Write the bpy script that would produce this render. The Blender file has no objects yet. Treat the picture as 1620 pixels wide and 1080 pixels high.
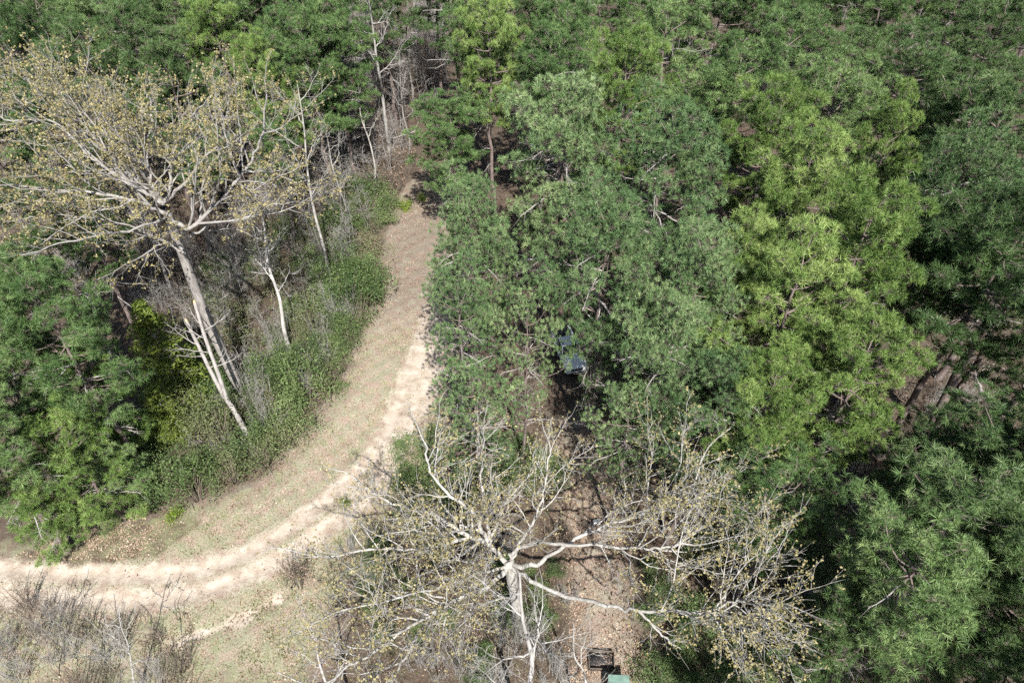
import bpy, math, random
import numpy as np
from mathutils import Vector

# ------------------------------------------------------------------ camera, sky, sun, exposure
scene = bpy.context.scene
CAM_H, PITCH, F_PX = 42.0, math.radians(43.0), 1080.0
cam_data = bpy.data.cameras.new("camera")
cam_data.sensor_width = 36.0
cam_data.lens = 24.0
cam_data.clip_start = 0.5
cam_data.clip_end = 3000.0
cam = bpy.data.objects.new("camera", cam_data)
scene.collection.objects.link(cam)
cam.location = (0, 0, CAM_H)
cam.rotation_euler = (math.pi / 2 - PITCH, 0, 0)
scene.camera = cam

SUN_EL = math.radians(49.0)
SUN_AZ = math.radians(12.8)          # sun stands behind the camera, a little to its right
sun_vec = Vector((math.cos(SUN_EL) * math.sin(SUN_AZ), -math.cos(SUN_EL) * math.cos(SUN_AZ), math.sin(SUN_EL)))
world = bpy.data.worlds.new("World")
scene.world = world
world.use_nodes = True
wn = world.node_tree.nodes
wl = world.node_tree.links
bg = wn["Background"]
sky = wn.new("ShaderNodeTexSky")
sky.sky_type = 'NISHITA'
sky.sun_disc = False
sky.sun_elevation = SUN_EL
sky.sun_rotation = math.atan2(sun_vec.x, sun_vec.y)
sky.air_density = 1.0
sky.dust_density = 1.0
wl.new(sky.outputs[0], bg.inputs[0])
bg.inputs[1].default_value = 0.07
sun_data = bpy.data.lights.new("sun", 'SUN')
sun_data.energy = 5.0
sun_data.angle = math.radians(0.53)
sun_data.color = (1.0, 0.97, 0.92)
sun = bpy.data.objects.new("sun", sun_data)
scene.collection.objects.link(sun)
sun.location = (30, -60, 90)
sun.rotation_euler = (-sun_vec).to_track_quat('-Z', 'Y').to_euler()

scene.view_settings.view_transform = 'Standard'
scene.view_settings.look = 'None'
scene.view_settings.gamma = 1.0
scene.view_settings.use_curve_mapping = False
scene.view_settings.exposure = 0.98
scene.render.engine = 'CYCLES'
scene.cycles.max_bounces = 3
scene.cycles.diffuse_bounces = 2
scene.cycles.glossy_bounces = 2
scene.cycles.transmission_bounces = 3
scene.cycles.transparent_max_bounces = 4
scene.cycles.use_denoising = False
scene.cycles.use_adaptive_sampling = True
scene.cycles.adaptive_threshold = 0.03
scene.cycles.adaptive_min_samples = 16
scene.cycles.caustics_reflective = False
scene.cycles.caustics_refractive = False

C = scene.collection
rng = np.random.default_rng(7)
random.seed(7)
R = math.radians


def W(px, py, z=0.0):
    """the place in the wood, at height z, that was read off the photograph at px, py"""
    u = (px - 810) / F_PX
    v = (540 - py) / F_PX
    dx = u
    dy = math.cos(PITCH) + v * math.sin(PITCH)
    dz = -math.sin(PITCH) + v * math.cos(PITCH)
    t = (z - CAM_H) / dz
    return np.array((dx * t, dy * t, z))


def ground_z(x, y):
    x = np.asarray(x, float)
    y = np.asarray(y, float)
    return (0.22 * np.sin(x * 0.11 + 1.3) * np.cos(y * 0.09 + 0.4) + 0.07 * np.sin(x * 0.43 + y * 0.31)
            + 0.04 * np.sin(x * 0.9 - y * 0.7 + 2.0))


def gz(x, y):
    return float(ground_z(x, y))


# ------------------------------------------------------------------ materials
def new_mat(name):
    m = bpy.data.materials.new(name)
    m.use_nodes = True
    nt = m.node_tree
    nt.nodes.clear()
    out = nt.nodes.new("ShaderNodeOutputMaterial")
    return m, nt, out


def ramp(nt, fac, stops):
    r = nt.nodes.new("ShaderNodeValToRGB")
    el = r.color_ramp.elements
    while len(el) < len(stops):
        el.new(0.5)
    for e, (p, c) in zip(el, stops):
        e.position = p
        e.color = (c[0], c[1], c[2], 1)
    nt.links.new(fac, r.inputs[0])
    return r.outputs[0]


def noise(nt, vec, scale, detail=4, rough=0.55):
    n = nt.nodes.new("ShaderNodeTexNoise")
    n.inputs["Scale"].default_value = scale
    n.inputs["Detail"].default_value = detail
    n.inputs["Roughness"].default_value = rough
    if vec is not None:
        nt.links.new(vec, n.inputs["Vector"])
    return n.outputs[0]


def mixc(nt, fac, a, b, mode='MIX'):
    m = nt.nodes.new("ShaderNodeMix")
    m.data_type = 'RGBA'
    m.blend_type = mode
    for sock, v in ((m.inputs[0], fac), (m.inputs[6], a), (m.inputs[7], b)):
        if hasattr(v, "links"):
            nt.links.new(v, sock)
        elif isinstance(v, (tuple, list)):
            sock.default_value = (v[0], v[1], v[2], 1)
        else:
            sock.default_value = v
    return m.outputs[2]


def math_n(nt, op, a, b=None, clamp=False):
    m = nt.nodes.new("ShaderNodeMath")
    m.operation = op
    m.use_clamp = clamp
    for sock, v in ((m.inputs[0], a), (m.inputs[1], b)):
        if v is None:
            continue
        if hasattr(v, "links"):
            nt.links.new(v, sock)
        else:
            sock.default_value = v
    return m.outputs[0]


def leaf_mat(name, stops, nscale=0.8, rough=0.5, spec=0.35, trans=0.25, vary=0.25):
    """foliage: a leaf-to-leaf colour from a per-leaf attribute, a slower drift over the crown and from plant to plant"""
    m, nt, out = new_mat(name)
    geo = nt.nodes.new("ShaderNodeTexCoord")
    at = nt.nodes.new("ShaderNodeAttribute")
    at.attribute_name = "tint"
    oi = nt.nodes.new("ShaderNodeObjectInfo")
    n = noise(nt, geo.outputs["Object"], nscale, 3)
    a = math_n(nt, 'MULTIPLY', at.outputs["Fac"], 0.55)
    b = math_n(nt, 'MULTIPLY', n, 1.1)
    s = math_n(nt, 'ADD', a, b)
    o = math_n(nt, 'MULTIPLY', math_n(nt, 'SUBTRACT', oi.outputs["Random"], 0.5), vary)
    s = math_n(nt, 'ADD', s, o)
    s = math_n(nt, 'SUBTRACT', s, 0.32, True)
    col = ramp(nt, s, stops)
    p = nt.nodes.new("ShaderNodeBsdfPrincipled")
    nt.links.new(col, p.inputs["Base Color"])
    p.inputs["Roughness"].default_value = rough
    p.inputs["Specular IOR Level"].default_value = spec
    t = nt.nodes.new("ShaderNodeBsdfTranslucent")
    nt.links.new(mixc(nt, 0.5, col, (0.12, 0.2, 0.02)), t.inputs["Color"])
    mx = nt.nodes.new("ShaderNodeMixShader")
    mx.inputs[0].default_value = trans
    nt.links.new(p.outputs[0], mx.inputs[1])
    nt.links.new(t.outputs[0], mx.inputs[2])
    nt.links.new(mx.outputs[0], out.inputs[0])
    return m


def bark_mat(name, dark, light, scale=3.0, rough=0.9, stretch=(1, 1, 0.25), bump=0.5, mid=0.5):
    m, nt, out = new_mat(name)
    tc = nt.nodes.new("ShaderNodeTexCoord")
    mp = nt.nodes.new("ShaderNodeMapping")
    mp.inputs["Scale"].default_value = stretch
    nt.links.new(tc.outputs["Object"], mp.inputs[0])
    n1 = noise(nt, mp.outputs[0], scale * 3, 5, 0.65)
    n2 = noise(nt, tc.outputs["Object"], scale * 0.35, 2)
    s = math_n(nt, 'ADD', math_n(nt, 'MULTIPLY', n1, 0.65), math_n(nt, 'MULTIPLY', n2, 0.35))
    col = ramp(nt, s, [(mid - 0.17, dark), (mid + 0.15, light)])
    p = nt.nodes.new("ShaderNodeBsdfPrincipled")
    nt.links.new(col, p.inputs["Base Color"])
    p.inputs["Roughness"].default_value = rough
    p.inputs["Specular IOR Level"].default_value = 0.2
    bp = nt.nodes.new("ShaderNodeBump")
    bp.inputs["Strength"].default_value = bump
    bp.inputs["Distance"].default_value = 0.05
    nt.links.new(n1, bp.inputs["Height"])
    nt.links.new(bp.outputs[0], p.inputs["Normal"])
    nt.links.new(p.outputs[0], out.inputs[0])
    return m


def plain_mat(name, a, b, scale=4.0, rough=0.6, spec=0.4, metal=0.0, bump=0.0):
    m, nt, out = new_mat(name)
    tc = nt.nodes.new("ShaderNodeTexCoord")
    n = noise(nt, tc.outputs["Object"], scale, 5)
    p = nt.nodes.new("ShaderNodeBsdfPrincipled")
    nt.links.new(ramp(nt, n, [(0.35, a), (0.65, b)]), p.inputs["Base Color"])
    p.inputs["Roughness"].default_value = rough
    p.inputs["Specular IOR Level"].default_value = spec
    p.inputs["Metallic"].default_value = metal
    if bump:
        bp = nt.nodes.new("ShaderNodeBump")
        bp.inputs["Strength"].default_value = bump
        bp.inputs["Distance"].default_value = 0.02
        nt.links.new(n, bp.inputs["Height"])
        nt.links.new(bp.outputs[0], p.inputs["Normal"])
    nt.links.new(p.outputs[0], out.inputs[0])
    return m


M = {}
M['needle_bright'] = leaf_mat('needle_bright', [(0.05, (0.058, 0.112, 0.024)), (0.5, (0.15, 0.238, 0.058)), (0.95, (0.33, 0.42, 0.135))], trans=0.15, vary=0.35)
M['needle_mid'] = leaf_mat('needle_mid', [(0.05, (0.045, 0.094, 0.028)), (0.5, (0.112, 0.19, 0.06)), (0.95, (0.25, 0.34, 0.13))], trans=0.15, vary=0.35)
M['needle_blue'] = leaf_mat('needle_blue', [(0.05, (0.056, 0.112, 0.042)), (0.5, (0.138, 0.22, 0.086)), (0.95, (0.315, 0.40, 0.185))], trans=0.15, vary=0.35)
M['needle_deep_shaded'] = leaf_mat('needle_deep_shaded', [(0.05, (0.03, 0.064, 0.02)), (0.5, (0.076, 0.134, 0.043)), (0.95, (0.175, 0.248, 0.095))], trans=0.14, vary=0.35)  # deep green with the shade over these stands put into the colour
M['cedar'] = leaf_mat('cedar', [(0.05, (0.075, 0.12, 0.02)), (0.5, (0.15, 0.205, 0.035)), (0.95, (0.24, 0.29, 0.06))], trans=0.4)
M['evergreen'] = leaf_mat('evergreen', [(0.05, (0.062, 0.105, 0.038)), (0.5, (0.14, 0.205, 0.075)), (0.95, (0.29, 0.355, 0.15))], rough=0.55, spec=0.25, trans=0.35, vary=0.5)
M['fresh'] = leaf_mat('fresh', [(0.05, (0.10, 0.16, 0.02)), (0.5, (0.19, 0.27, 0.035)), (0.95, (0.29, 0.37, 0.06))], trans=0.3)
M['bud'] = leaf_mat('bud', [(0.05, (0.20, 0.165, 0.07)), (0.5, (0.37, 0.315, 0.145)), (0.95, (0.54, 0.475, 0.25))], trans=0.35, vary=0.1)
M['dead_leaf'] = leaf_mat('dead_leaf', [(0.05, (0.17, 0.105, 0.07)), (0.5, (0.34, 0.24, 0.17)), (0.95, (0.50, 0.40, 0.31))], trans=0.1)
M['grass'] = leaf_mat('grass', [(0.05, (0.11, 0.125, 0.045)), (0.45, (0.20, 0.19, 0.08)), (0.95, (0.38, 0.33, 0.20))], trans=0.2)
M['pine_bark'] = bark_mat('pine_bark', (0.075, 0.055, 0.05), (0.25, 0.20, 0.18))
M['dead_wood'] = bark_mat('dead_wood', (0.19, 0.17, 0.16), (0.48, 0.445, 0.415), 4)
M['oak_bark'] = bark_mat('oak_bark', (0.13, 0.12, 0.108), (0.46, 0.44, 0.405), 2.0, mid=0.48)
M['dark_oak_bark'] = bark_mat('dark_oak_bark', (0.12, 0.108, 0.10), (0.36, 0.335, 0.31), 2.5)
M['grey_oak_bark'] = bark_mat('grey_oak_bark', (0.12, 0.11, 0.103), (0.36, 0.34, 0.315), 1.4)
M['white_bark'] = bark_mat('white_bark', (0.19, 0.178, 0.165), (0.46, 0.44, 0.415), 1.6, mid=0.48)
M['snag_bark'] = bark_mat('snag_bark', (0.13, 0.115, 0.108), (0.42, 0.395, 0.37), 1.6, mid=0.5)
M['broken_wood'] = plain_mat('broken_wood', (0.42, 0.28, 0.15), (0.6, 0.43, 0.26), 9)
M['brush'] = bark_mat('brush', (0.10, 0.078, 0.06), (0.29, 0.24, 0.19), 3)


def ground_material():
    m, nt, out = new_mat('forest_ground')
    tc = nt.nodes.new("ShaderNodeTexCoord")
    v = tc.outputs["Object"]
    at = nt.nodes.new("ShaderNodeAttribute")
    at.attribute_name = "cover"          # red: bare sand, green: grass, blue: pine litter with tree shade darkened into it
    sep = nt.nodes.new("ShaderNodeSeparateColor")
    nt.links.new(at.outputs["Color"], sep.inputs[0])
    fine = noise(nt, v, 9.0, 6, 0.7)
    mid = noise(nt, v, 1.3, 5, 0.6)
    big = noise(nt, v, 0.22, 4, 0.6)
    speck = noise(nt, v, 26.0, 3, 0.7)
    litter = ramp(nt, fine, [(0.32, (0.17, 0.12, 0.095)), (0.5, (0.295, 0.225, 0.18)), (0.68, (0.41, 0.335, 0.28))])
    shaded_pine_litter = ramp(nt, fine, [(0.32, (0.022, 0.015, 0.01)), (0.5, (0.05, 0.034, 0.024)), (0.7, (0.105, 0.075, 0.055))])  # brown litter, darkened in its colour for the shade under the pines
    dry = ramp(nt, fine, [(0.3, (0.20, 0.18, 0.135)), (0.5, (0.31, 0.28, 0.22)), (0.7, (0.42, 0.385, 0.315))])
    green = ramp(nt, fine, [(0.3, (0.12, 0.135, 0.065)), (0.55, (0.215, 0.225, 0.125)), (0.75, (0.33, 0.315, 0.22))])
    sand = ramp(nt, mid, [(0.3, (0.30, 0.242, 0.19)), (0.48, (0.405, 0.345, 0.282)), (0.68, (0.52, 0.46, 0.395))])
    sand = mixc(nt, math_n(nt, 'MULTIPLY', speck, 0.45), sand, (0.33, 0.26, 0.195))
    base = mixc(nt, ramp(nt, mid, [(0.4, (0, 0, 0)), (0.6, (1, 1, 1))]), litter, dry)
    base = mixc(nt, sep.outputs[2], base, shaded_pine_litter)
    gm = math_n(nt, 'ADD', sep.outputs[1], math_n(nt, 'MULTIPLY', math_n(nt, 'SUBTRACT', mid, 0.5), 1.6))
    gm = math_n(nt, 'MULTIPLY', math_n(nt, 'SUBTRACT', gm, 0.25), 1.8, True)
    gm = math_n(nt, 'MULTIPLY', gm, math_n(nt, 'ADD', 0.25, big), True)
    base = mixc(nt, gm, base, green)
    jit = math_n(nt, 'MULTIPLY', math_n(nt, 'SUBTRACT', math_n(nt, 'ADD', mid, fine), 1.0), 1.5)
    sm = math_n(nt, 'ADD', sep.outputs[0], math_n(nt, 'MULTIPLY', jit, 0.95))
    sm = math_n(nt, 'MULTIPLY', math_n(nt, 'SUBTRACT', sm, 0.22), 1.7, True)
    sm = math_n(nt, 'MULTIPLY', sm, math_n(nt, 'MULTIPLY', sep.outputs[0], 3.0, True), True)
    col = mixc(nt, sm, base, sand)
    p = nt.nodes.new("ShaderNodeBsdfPrincipled")
    nt.links.new(col, p.inputs["Base Color"])
    p.inputs["Roughness"].default_value = 0.95
    p.inputs["Specular IOR Level"].default_value = 0.1
    bp = nt.nodes.new("ShaderNodeBump")
    bp.inputs["Strength"].default_value = 0.6
    bp.inputs["Distance"].default_value = 0.08
    nt.links.new(math_n(nt, 'ADD', fine, math_n(nt, 'MULTIPLY', mid, 1.5)), bp.inputs["Height"])
    nt.links.new(bp.outputs[0], p.inputs["Normal"])
    nt.links.new(p.outputs[0], out.inputs[0])
    return m


M['ground'] = ground_material()


# ------------------------------------------------------------------ mesh helpers
class MB:
    """collects triangles and quads; build() links them as one mesh object"""

    def __init__(self):
        self.v = []
        self.tri = []
        self.quad = []
        self.tint = []
        self.n = 0

    def add(self, v, tri=None, quad=None, tint=None):
        v = np.asarray(v, np.float32).reshape(-1, 3)
        self.v.append(v)
        if tri is not None and len(tri):
            self.tri.append(np.asarray(tri, np.int32).reshape(-1, 3) + self.n)
        if quad is not None and len(quad):
            self.quad.append(np.asarray(quad, np.int32).reshape(-1, 4) + self.n)
        self.tint.append(np.full(len(v), 0.5, np.float32) if tint is None else np.asarray(tint, np.float32))
        self.n += len(v)

    def tube(self, pts, radii, sides=6, cap=True):
        pts = np.asarray(pts, float)
        radii = np.asarray(radii, float)
        n = len(pts)
        d = np.gradient(pts, axis=0)
        d /= np.linalg.norm(d, axis=1)[:, None] + 1e-9
        m = d.mean(0)
        ref = np.array((0, 0, 1.0)) if abs(m[2]) < 0.8 * np.linalg.norm(m) + 1e-9 else np.array((1.0, 0, 0))
        u = np.cross(d, ref)
        u /= np.linalg.norm(u, axis=1)[:, None] + 1e-9
        w = np.cross(d, u)
        a = np.arange(sides) * 2 * np.pi / sides
        ring = (u[:, None, :] * np.cos(a)[None, :, None] + w[:, None, :] * np.sin(a)[None, :, None]) * radii[:, None, None]
        v = (pts[:, None, :] + ring).reshape(-1, 3)
        i = np.arange(n - 1)[:, None] * sides
        j = np.arange(sides)[None, :]
        k = (j + 1) % sides
        q = np.stack([i + j, i + k, i + k + sides, i + j + sides], -1).reshape(-1, 4)
        tri = None
        if cap:
            e = (n - 1) * sides
            tri = [(e, e + s, e + s + 1) for s in range(1, sides - 1)]
        self.add(v, tri, q)

    def spikes(self, base, tip, rad):
        """many thin three-sided twigs at once"""
        base = np.asarray(base, float)
        tip = np.asarray(tip, float)
        if len(base) == 0:
            return
        rad = np.broadcast_to(np.asarray(rad, float), (len(base),))
        d = tip - base
        d /= np.linalg.norm(d, axis=1)[:, None] + 1e-9
        ref = np.where(np.abs(d[:, 2:3]) < 0.9, np.array([[0, 0, 1.0]]), np.array([[1.0, 0, 0]]))
        u = np.cross(d, ref)
        u /= np.linalg.norm(u, axis=1)[:, None] + 1e-9
        w = np.cross(d, u)
        vs = []
        for s in range(3):
            a = s * 2 * np.pi / 3
            vs.append(base + (u * math.cos(a) + w * math.sin(a)) * rad[:, None])
        for s in range(3):
            a = s * 2 * np.pi / 3
            vs.append(tip + (u * math.cos(a) + w * math.sin(a)) * rad[:, None] * 0.45)
        v = np.stack(vs, 1).reshape(-1, 3)
        o = (np.arange(len(base)) * 6)[:, None, None]
        q = np.array([(0, 1, 4, 3), (1, 2, 5, 4), (2, 0, 3, 5)])[None]
        self.add(v, None, (q + o).reshape(-1, 4))

    def cards(self, pos, normal, size, g, aspect=0.6, tint=None):
        """leaf blades: bent four-cornered leaves, each facing its own way"""
        pos = np.asarray(pos, float)
        n = len(pos)
        if n == 0:
            return
        nrm = np.asarray(normal, float)
        nrm = nrm / (np.linalg.norm(nrm, axis=1)[:, None] + 1e-9)
        r = g.normal(size=(n, 3))
        u = np.cross(nrm, r)
        u /= np.linalg.norm(u, axis=1)[:, None] + 1e-9
        w = np.cross(nrm, u)
        s = np.broadcast_to(np.asarray(size, float), (n,))[:, None]
        v = np.stack([pos - u * s * 0.5, pos + w * s * 0.5 * aspect, pos + u * s * 0.5, pos - w * s * 0.5 * aspect], 1).reshape(-1, 3)
        o = (np.arange(n) * 4)[:, None]
        q = np.array([0, 1, 2, 3])[None] + o
        t = g.random(n) if tint is None else tint
        self.add(v, None, q, np.repeat(t, 4))

    def box(self, c, s, rz=0.0, taper=(1, 1), bevel=0.0):
        cx, cy, cz = c
        hx, hy, hz = s[0] / 2, s[1] / 2, s[2] / 2
        vs = []
        for z, t in ((-hz, (1, 1)), (hz, taper)):
            for x, y in ((-1, -1), (1, -1), (1, 1), (-1, 1)):
                X, Y = x * hx * t[0], y * hy * t[1]
                vs.append((cx + X * math.cos(rz) - Y * math.sin(rz), cy + X * math.sin(rz) + Y * math.cos(rz), cz + z))
        self.add(vs, None, [(0, 3, 2, 1), (4, 5, 6, 7), (0, 1, 5, 4), (1, 2, 6, 5), (2, 3, 7, 6), (3, 0, 4, 7)])

    def mesh(self, name, mat, smooth=False, bevel=0):
        me = bpy.data.meshes.new(name)
        v = np.concatenate(self.v) if self.v else np.zeros((0, 3), np.float32)
        t = np.concatenate(self.tri) if self.tri else np.zeros((0, 3), np.int32)
        q = np.concatenate(self.quad) if self.quad else np.zeros((0, 4), np.int32)
        nl = len(t) * 3 + len(q) * 4
        me.vertices.add(len(v))
        me.vertices.foreach_set("co", v.ravel())
        me.loops.add(nl)
        me.loops.foreach_set("vertex_index", np.concatenate([t.ravel(), q.ravel()]).astype(np.int32))
        me.polygons.add(len(t) + len(q))
        st = np.concatenate([np.arange(len(t)) * 3, len(t) * 3 + np.arange(len(q)) * 4]).astype(np.int32)
        me.polygons.foreach_set("loop_start", st)
        if smooth:
            me.polygons.foreach_set("use_smooth", np.ones(len(t) + len(q), bool))
        a = me.attributes.new("tint", 'FLOAT', 'POINT')
        a.data.foreach_set("value", np.concatenate(self.tint) if self.tint else np.zeros(0, np.float32))
        me.update()
        me.validate()
        me.materials.append(mat)
        return me

    def build(self, name, mat, parent=None, smooth=False):
        o = bpy.data.objects.new(name, self.mesh(name, mat, smooth))
        C.objects.link(o)
        if parent is not None:
            o.parent = parent
        return o


def tag(o, label, cat, group=None, kind=None):
    if label:
        o["label"] = label
    if cat:
        o["category"] = cat
    if group:
        o["group"] = group
    if kind:
        o["kind"] = kind
    return o


def empty(name, loc, rz=0.0):
    o = bpy.data.objects.new(name, None)
    C.objects.link(o)
    o.location = loc
    o.rotation_euler = (0, 0, rz)
    o.empty_display_size = 0.5
    return o


def plant_copy(name, parts, loc, rz, scale, tilt=(0, 0)):
    """one more plant: a root at the foot and its parts, which share mesh data with their like"""
    r = empty(name, loc, rz)
    r.rotation_euler = (tilt[0], tilt[1], rz)
    r.scale = scale
    for pname, me in parts:
        o = bpy.data.objects.new(pname, me)
        C.objects.link(o)
        o.parent = r
        if pname in ('branches', 'dead_branches', 'stems', 'foliage', 'withered_leaves'):
            o["kind"] = "stuff"
    return r


ORD = "first second third fourth fifth sixth seventh eighth ninth tenth eleventh twelfth thirteenth fourteenth fifteenth sixteenth seventeenth eighteenth nineteenth twentieth".split()
ORD += [t + "-" + w for t in ("twenty", "thirty", "forty", "fifty") for w in ORD[:9]]


def px_of(p):
    d = p[1] * math.cos(PITCH) - (p[2] - CAM_H) * math.sin(PITCH)
    return 810 + F_PX * p[0] / d


def unit(v):
    v = np.asarray(v, float)
    return v / (np.linalg.norm(v) + 1e-9)


def seg_dist(P, line):
    """distance of every point P (n,2) to a polyline"""
    best = np.full(len(P), 1e9)
    for a, b in zip(line[:-1], line[1:]):
        ab = b - a
        t = np.clip(((P - a) @ ab) / (ab @ ab + 1e-9), 0, 1)
        best = np.minimum(best, np.linalg.norm(P - (a + t[:, None] * ab), axis=1))
    return best


def inside(P, poly):
    x, y = P[:, 0], P[:, 1]
    r = np.zeros(len(P), bool)
    j = len(poly) - 1
    for i in range(len(poly)):
        xi, yi = poly[i]
        xj, yj = poly[j]
        c = ((yi > y) != (yj > y)) & (x < (xj - xi) * (y - yi) / (yj - yi + 1e-12) + xi)
        r ^= c
        j = i
    return r


def spline(pts, n=8):
    pts = np.asarray(pts, float)
    out = []
    P = np.vstack([2 * pts[0] - pts[1], pts, 2 * pts[-1] - pts[-2]])
    for i in range(1, len(P) - 2):
        for t in np.linspace(0, 1, n, endpoint=False):
            a, b, c, d = P[i - 1], P[i], P[i + 1], P[i + 2]
            out.append(0.5 * (2 * b + (c - a) * t + (2 * a - 5 * b + 4 * c - d) * t * t + (3 * b - a - 3 * c + d) * t ** 3))
    out.append(P[-2])
    return np.array(out)


def G2(*pp):
    return np.array([W(a, b)[:2] for a, b in pp])


# ------------------------------------------------------------------ ground and dirt track
rut_a = spline(G2((-160, 890), (0, 900), (110, 908), (205, 911), (290, 905), (380, 880), (440, 850), (500, 805), (548, 765), (588, 722), (612, 680), (640, 618), (662, 560), (678, 500), (684, 440), (690, 360), (705, 280), (720, 220), (730, 140)))
rut_b = spline(G2((-160, 936), (0, 944), (100, 949), (205, 950), (295, 940), (380, 915), (450, 882), (522, 832), (578, 790), (618, 742), (645, 690), (668, 640), (690, 580), (704, 510), (708, 440), (712, 360), (728, 280), (745, 220), (760, 140)))
n_r = min(len(rut_a), len(rut_b))
centre = (rut_a[:n_r] + rut_b[:n_r]) / 2
wash = spline(G2((262, 1026), (300, 1008), (340, 996), (380, 977), (408, 961), (440, 950)))
leaf_strip = spline(G2((915, 680), (925, 770), (945, 870), (955, 960), (975, 1080), (985, 1140)))
clearing = G2((-200, 860), (60, 880), (250, 820), (420, 770), (480, 690), (545, 610), (590, 480), (610, 400), (640, 300), (700, 255), (740, 300), (715, 460), (720, 640), (650, 760), (560, 900), (480, 1080), (-200, 1080))
red_bank = G2((20, 880), (110, 845), (170, 800), (240, 795), (320, 830), (250, 880), (120, 900))
fine_x = np.arange(-46, 27, 0.27)
fine_y = np.arange(9, 86, 0.27)


def stretch(lo, hi, fine):
    left = lo + (fine[0] - lo) * (1 - np.linspace(1, 0, 40, endpoint=False) ** 2.2)
    right = fine[-1] + (hi - fine[-1]) * np.linspace(0, 1, 41)[1:] ** 2.2
    return np.concatenate([left, fine, right])


gx = stretch(-900, 900, fine_x)
gy = stretch(-250, 1500, fine_y)
X, Y = np.meshgrid(gx, gy)
Pg = np.stack([X.ravel(), Y.ravel()], 1)
near = (np.abs(Pg[:, 0]) < 60) & (Pg[:, 1] > 0) & (Pg[:, 1] < 110)
da = np.full(len(Pg), 99.0)
db = da.copy()
dc = da.copy()
dw = da.copy()
dl = da.copy()
da[near] = seg_dist(Pg[near], rut_a)
db[near] = seg_dist(Pg[near], rut_b)
dc[near] = seg_dist(Pg[near], centre)
dw[near] = seg_dist(Pg[near], wash)
dl[near] = seg_dist(Pg[near], leaf_strip)
far_fade = np.clip((56 - Pg[:, 1]) / 11, 0.0, 1)
wob = 0.22 * np.sin(Pg[:, 0] * 1.7 + Pg[:, 1] * 1.1) + 0.14 * np.sin(Pg[:, 0] * 3.1 - Pg[:, 1] * 2.3)
ra = np.clip(1.12 - (da + wob * 0.7) / 1.05, 0, 1)
rb = np.clip(1.08 - (db + wob * 0.8) / 1.15, 0, 1)
up = np.clip((Pg[:, 1] - 34) / 6, 0, 1) * np.clip((54 - Pg[:, 1]) / 5, 0, 1)      # one broad bare stretch where the tracks run together
rc = np.clip(1.35 - dc / 1.9, 0, 1) * (0.38 + 0.16 * np.sin(Pg[:, 0] * 0.55 + 0.8) + 0.75 * up)
sand = np.maximum(np.maximum(ra, rb), rc) * far_fade
sand = np.maximum(sand, np.clip(1.1 - (dw + wob * 1.1) / 0.48, 0, 1) * 0.9)
in_clear = np.zeros(len(Pg), bool)
in_clear[near] = inside(Pg[near], clearing)
open_f = np.zeros(len(Pg))
for k in range(12):
    rr_ = 0.5 + 1.6 * ((k * 0.618) % 1.0)
    open_f[near] += inside(Pg[near] + np.array((math.cos(k * 2.4) * rr_, math.sin(k * 2.4) * rr_)), clearing) / 12.0
in_red = np.zeros(len(Pg), bool)
in_red[near] = inside(Pg[near], red_bank)
grass = np.where(in_clear, 0.42, 0.1)
grass = np.where(in_clear & (Pg[:, 1] < 27) & (dc > 2), 0.6, grass)
grass = np.where(in_clear & (Pg[:, 1] > 46), 0.1, grass)
grass = np.maximum(grass, np.clip(1 - np.abs(dc - 2.4) / 1.2, 0, 1) * 0.62 * (Pg[:, 1] < 47))
grass = np.maximum(grass, np.clip(1 - dc / 0.55, 0, 1) * 0.7 * (Pg[:, 1] < 33))
pine = 0.85 * (1 - open_f)  # litter mask; brings the painted tree shade with it outside the clearing
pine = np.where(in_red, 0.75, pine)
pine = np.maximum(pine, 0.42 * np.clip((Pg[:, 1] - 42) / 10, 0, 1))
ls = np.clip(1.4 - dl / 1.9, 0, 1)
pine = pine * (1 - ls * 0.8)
grass = grass * (1 - ls)
sand = np.where(in_red, sand * np.clip(da < 1.1, 0, 1), sand)
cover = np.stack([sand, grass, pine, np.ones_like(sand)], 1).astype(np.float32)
zz = ground_z(Pg[:, 0], Pg[:, 1])
zz = np.where(near, zz + 0.05 * np.sin(Pg[:, 0] * 2.9 + 1) * np.sin(Pg[:, 1] * 3.3) * (sand < 0.3), zz)
zz = zz - 0.10 * np.clip(1 - da / 0.7, 0, 1) * far_fade - 0.10 * np.clip(1 - db / 0.7, 0, 1) * far_fade
zz = zz - 0.16 * np.clip(1 - dw / 0.7, 0, 1)
zz = zz - 0.0
nx, ny = len(gx), len(gy)
ii, jj = np.meshgrid(np.arange(nx - 1), np.arange(ny - 1))
q0 = (jj * nx + ii).ravel()
quads = np.stack([q0, q0 + 1, q0 + nx + 1, q0 + nx], 1)
on_track = (dc[quads].mean(1) < 2.1)
V = np.stack([Pg[:, 0], Pg[:, 1], zz], 1).astype(np.float32)


def sheet(name, sel):
    q = quads[sel]
    used, inv = np.unique(q.ravel(), return_inverse=True)
    me = bpy.data.meshes.new(name)
    me.from_pydata(V[used].tolist(), [], inv.reshape(-1, 4).tolist())
    a = me.attributes.new("cover", 'FLOAT_COLOR', 'POINT')
    a.data.foreach_set("color", cover[used].ravel())
    me.polygons.foreach_set("use_smooth", np.ones(len(q), bool))
    me.materials.append(M['ground'])
    o = bpy.data.objects.new(name, me)
    C.objects.link(o)
    o["kind"] = "structure"
    return o


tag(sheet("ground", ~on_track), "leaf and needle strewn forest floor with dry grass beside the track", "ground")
tag(sheet("dirt_track", on_track), "pale sandy two-rut dirt track curving through the clearing", "dirt track")

# fallen leaves and grass blades on the open ground
g = np.random.default_rng(11)


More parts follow.
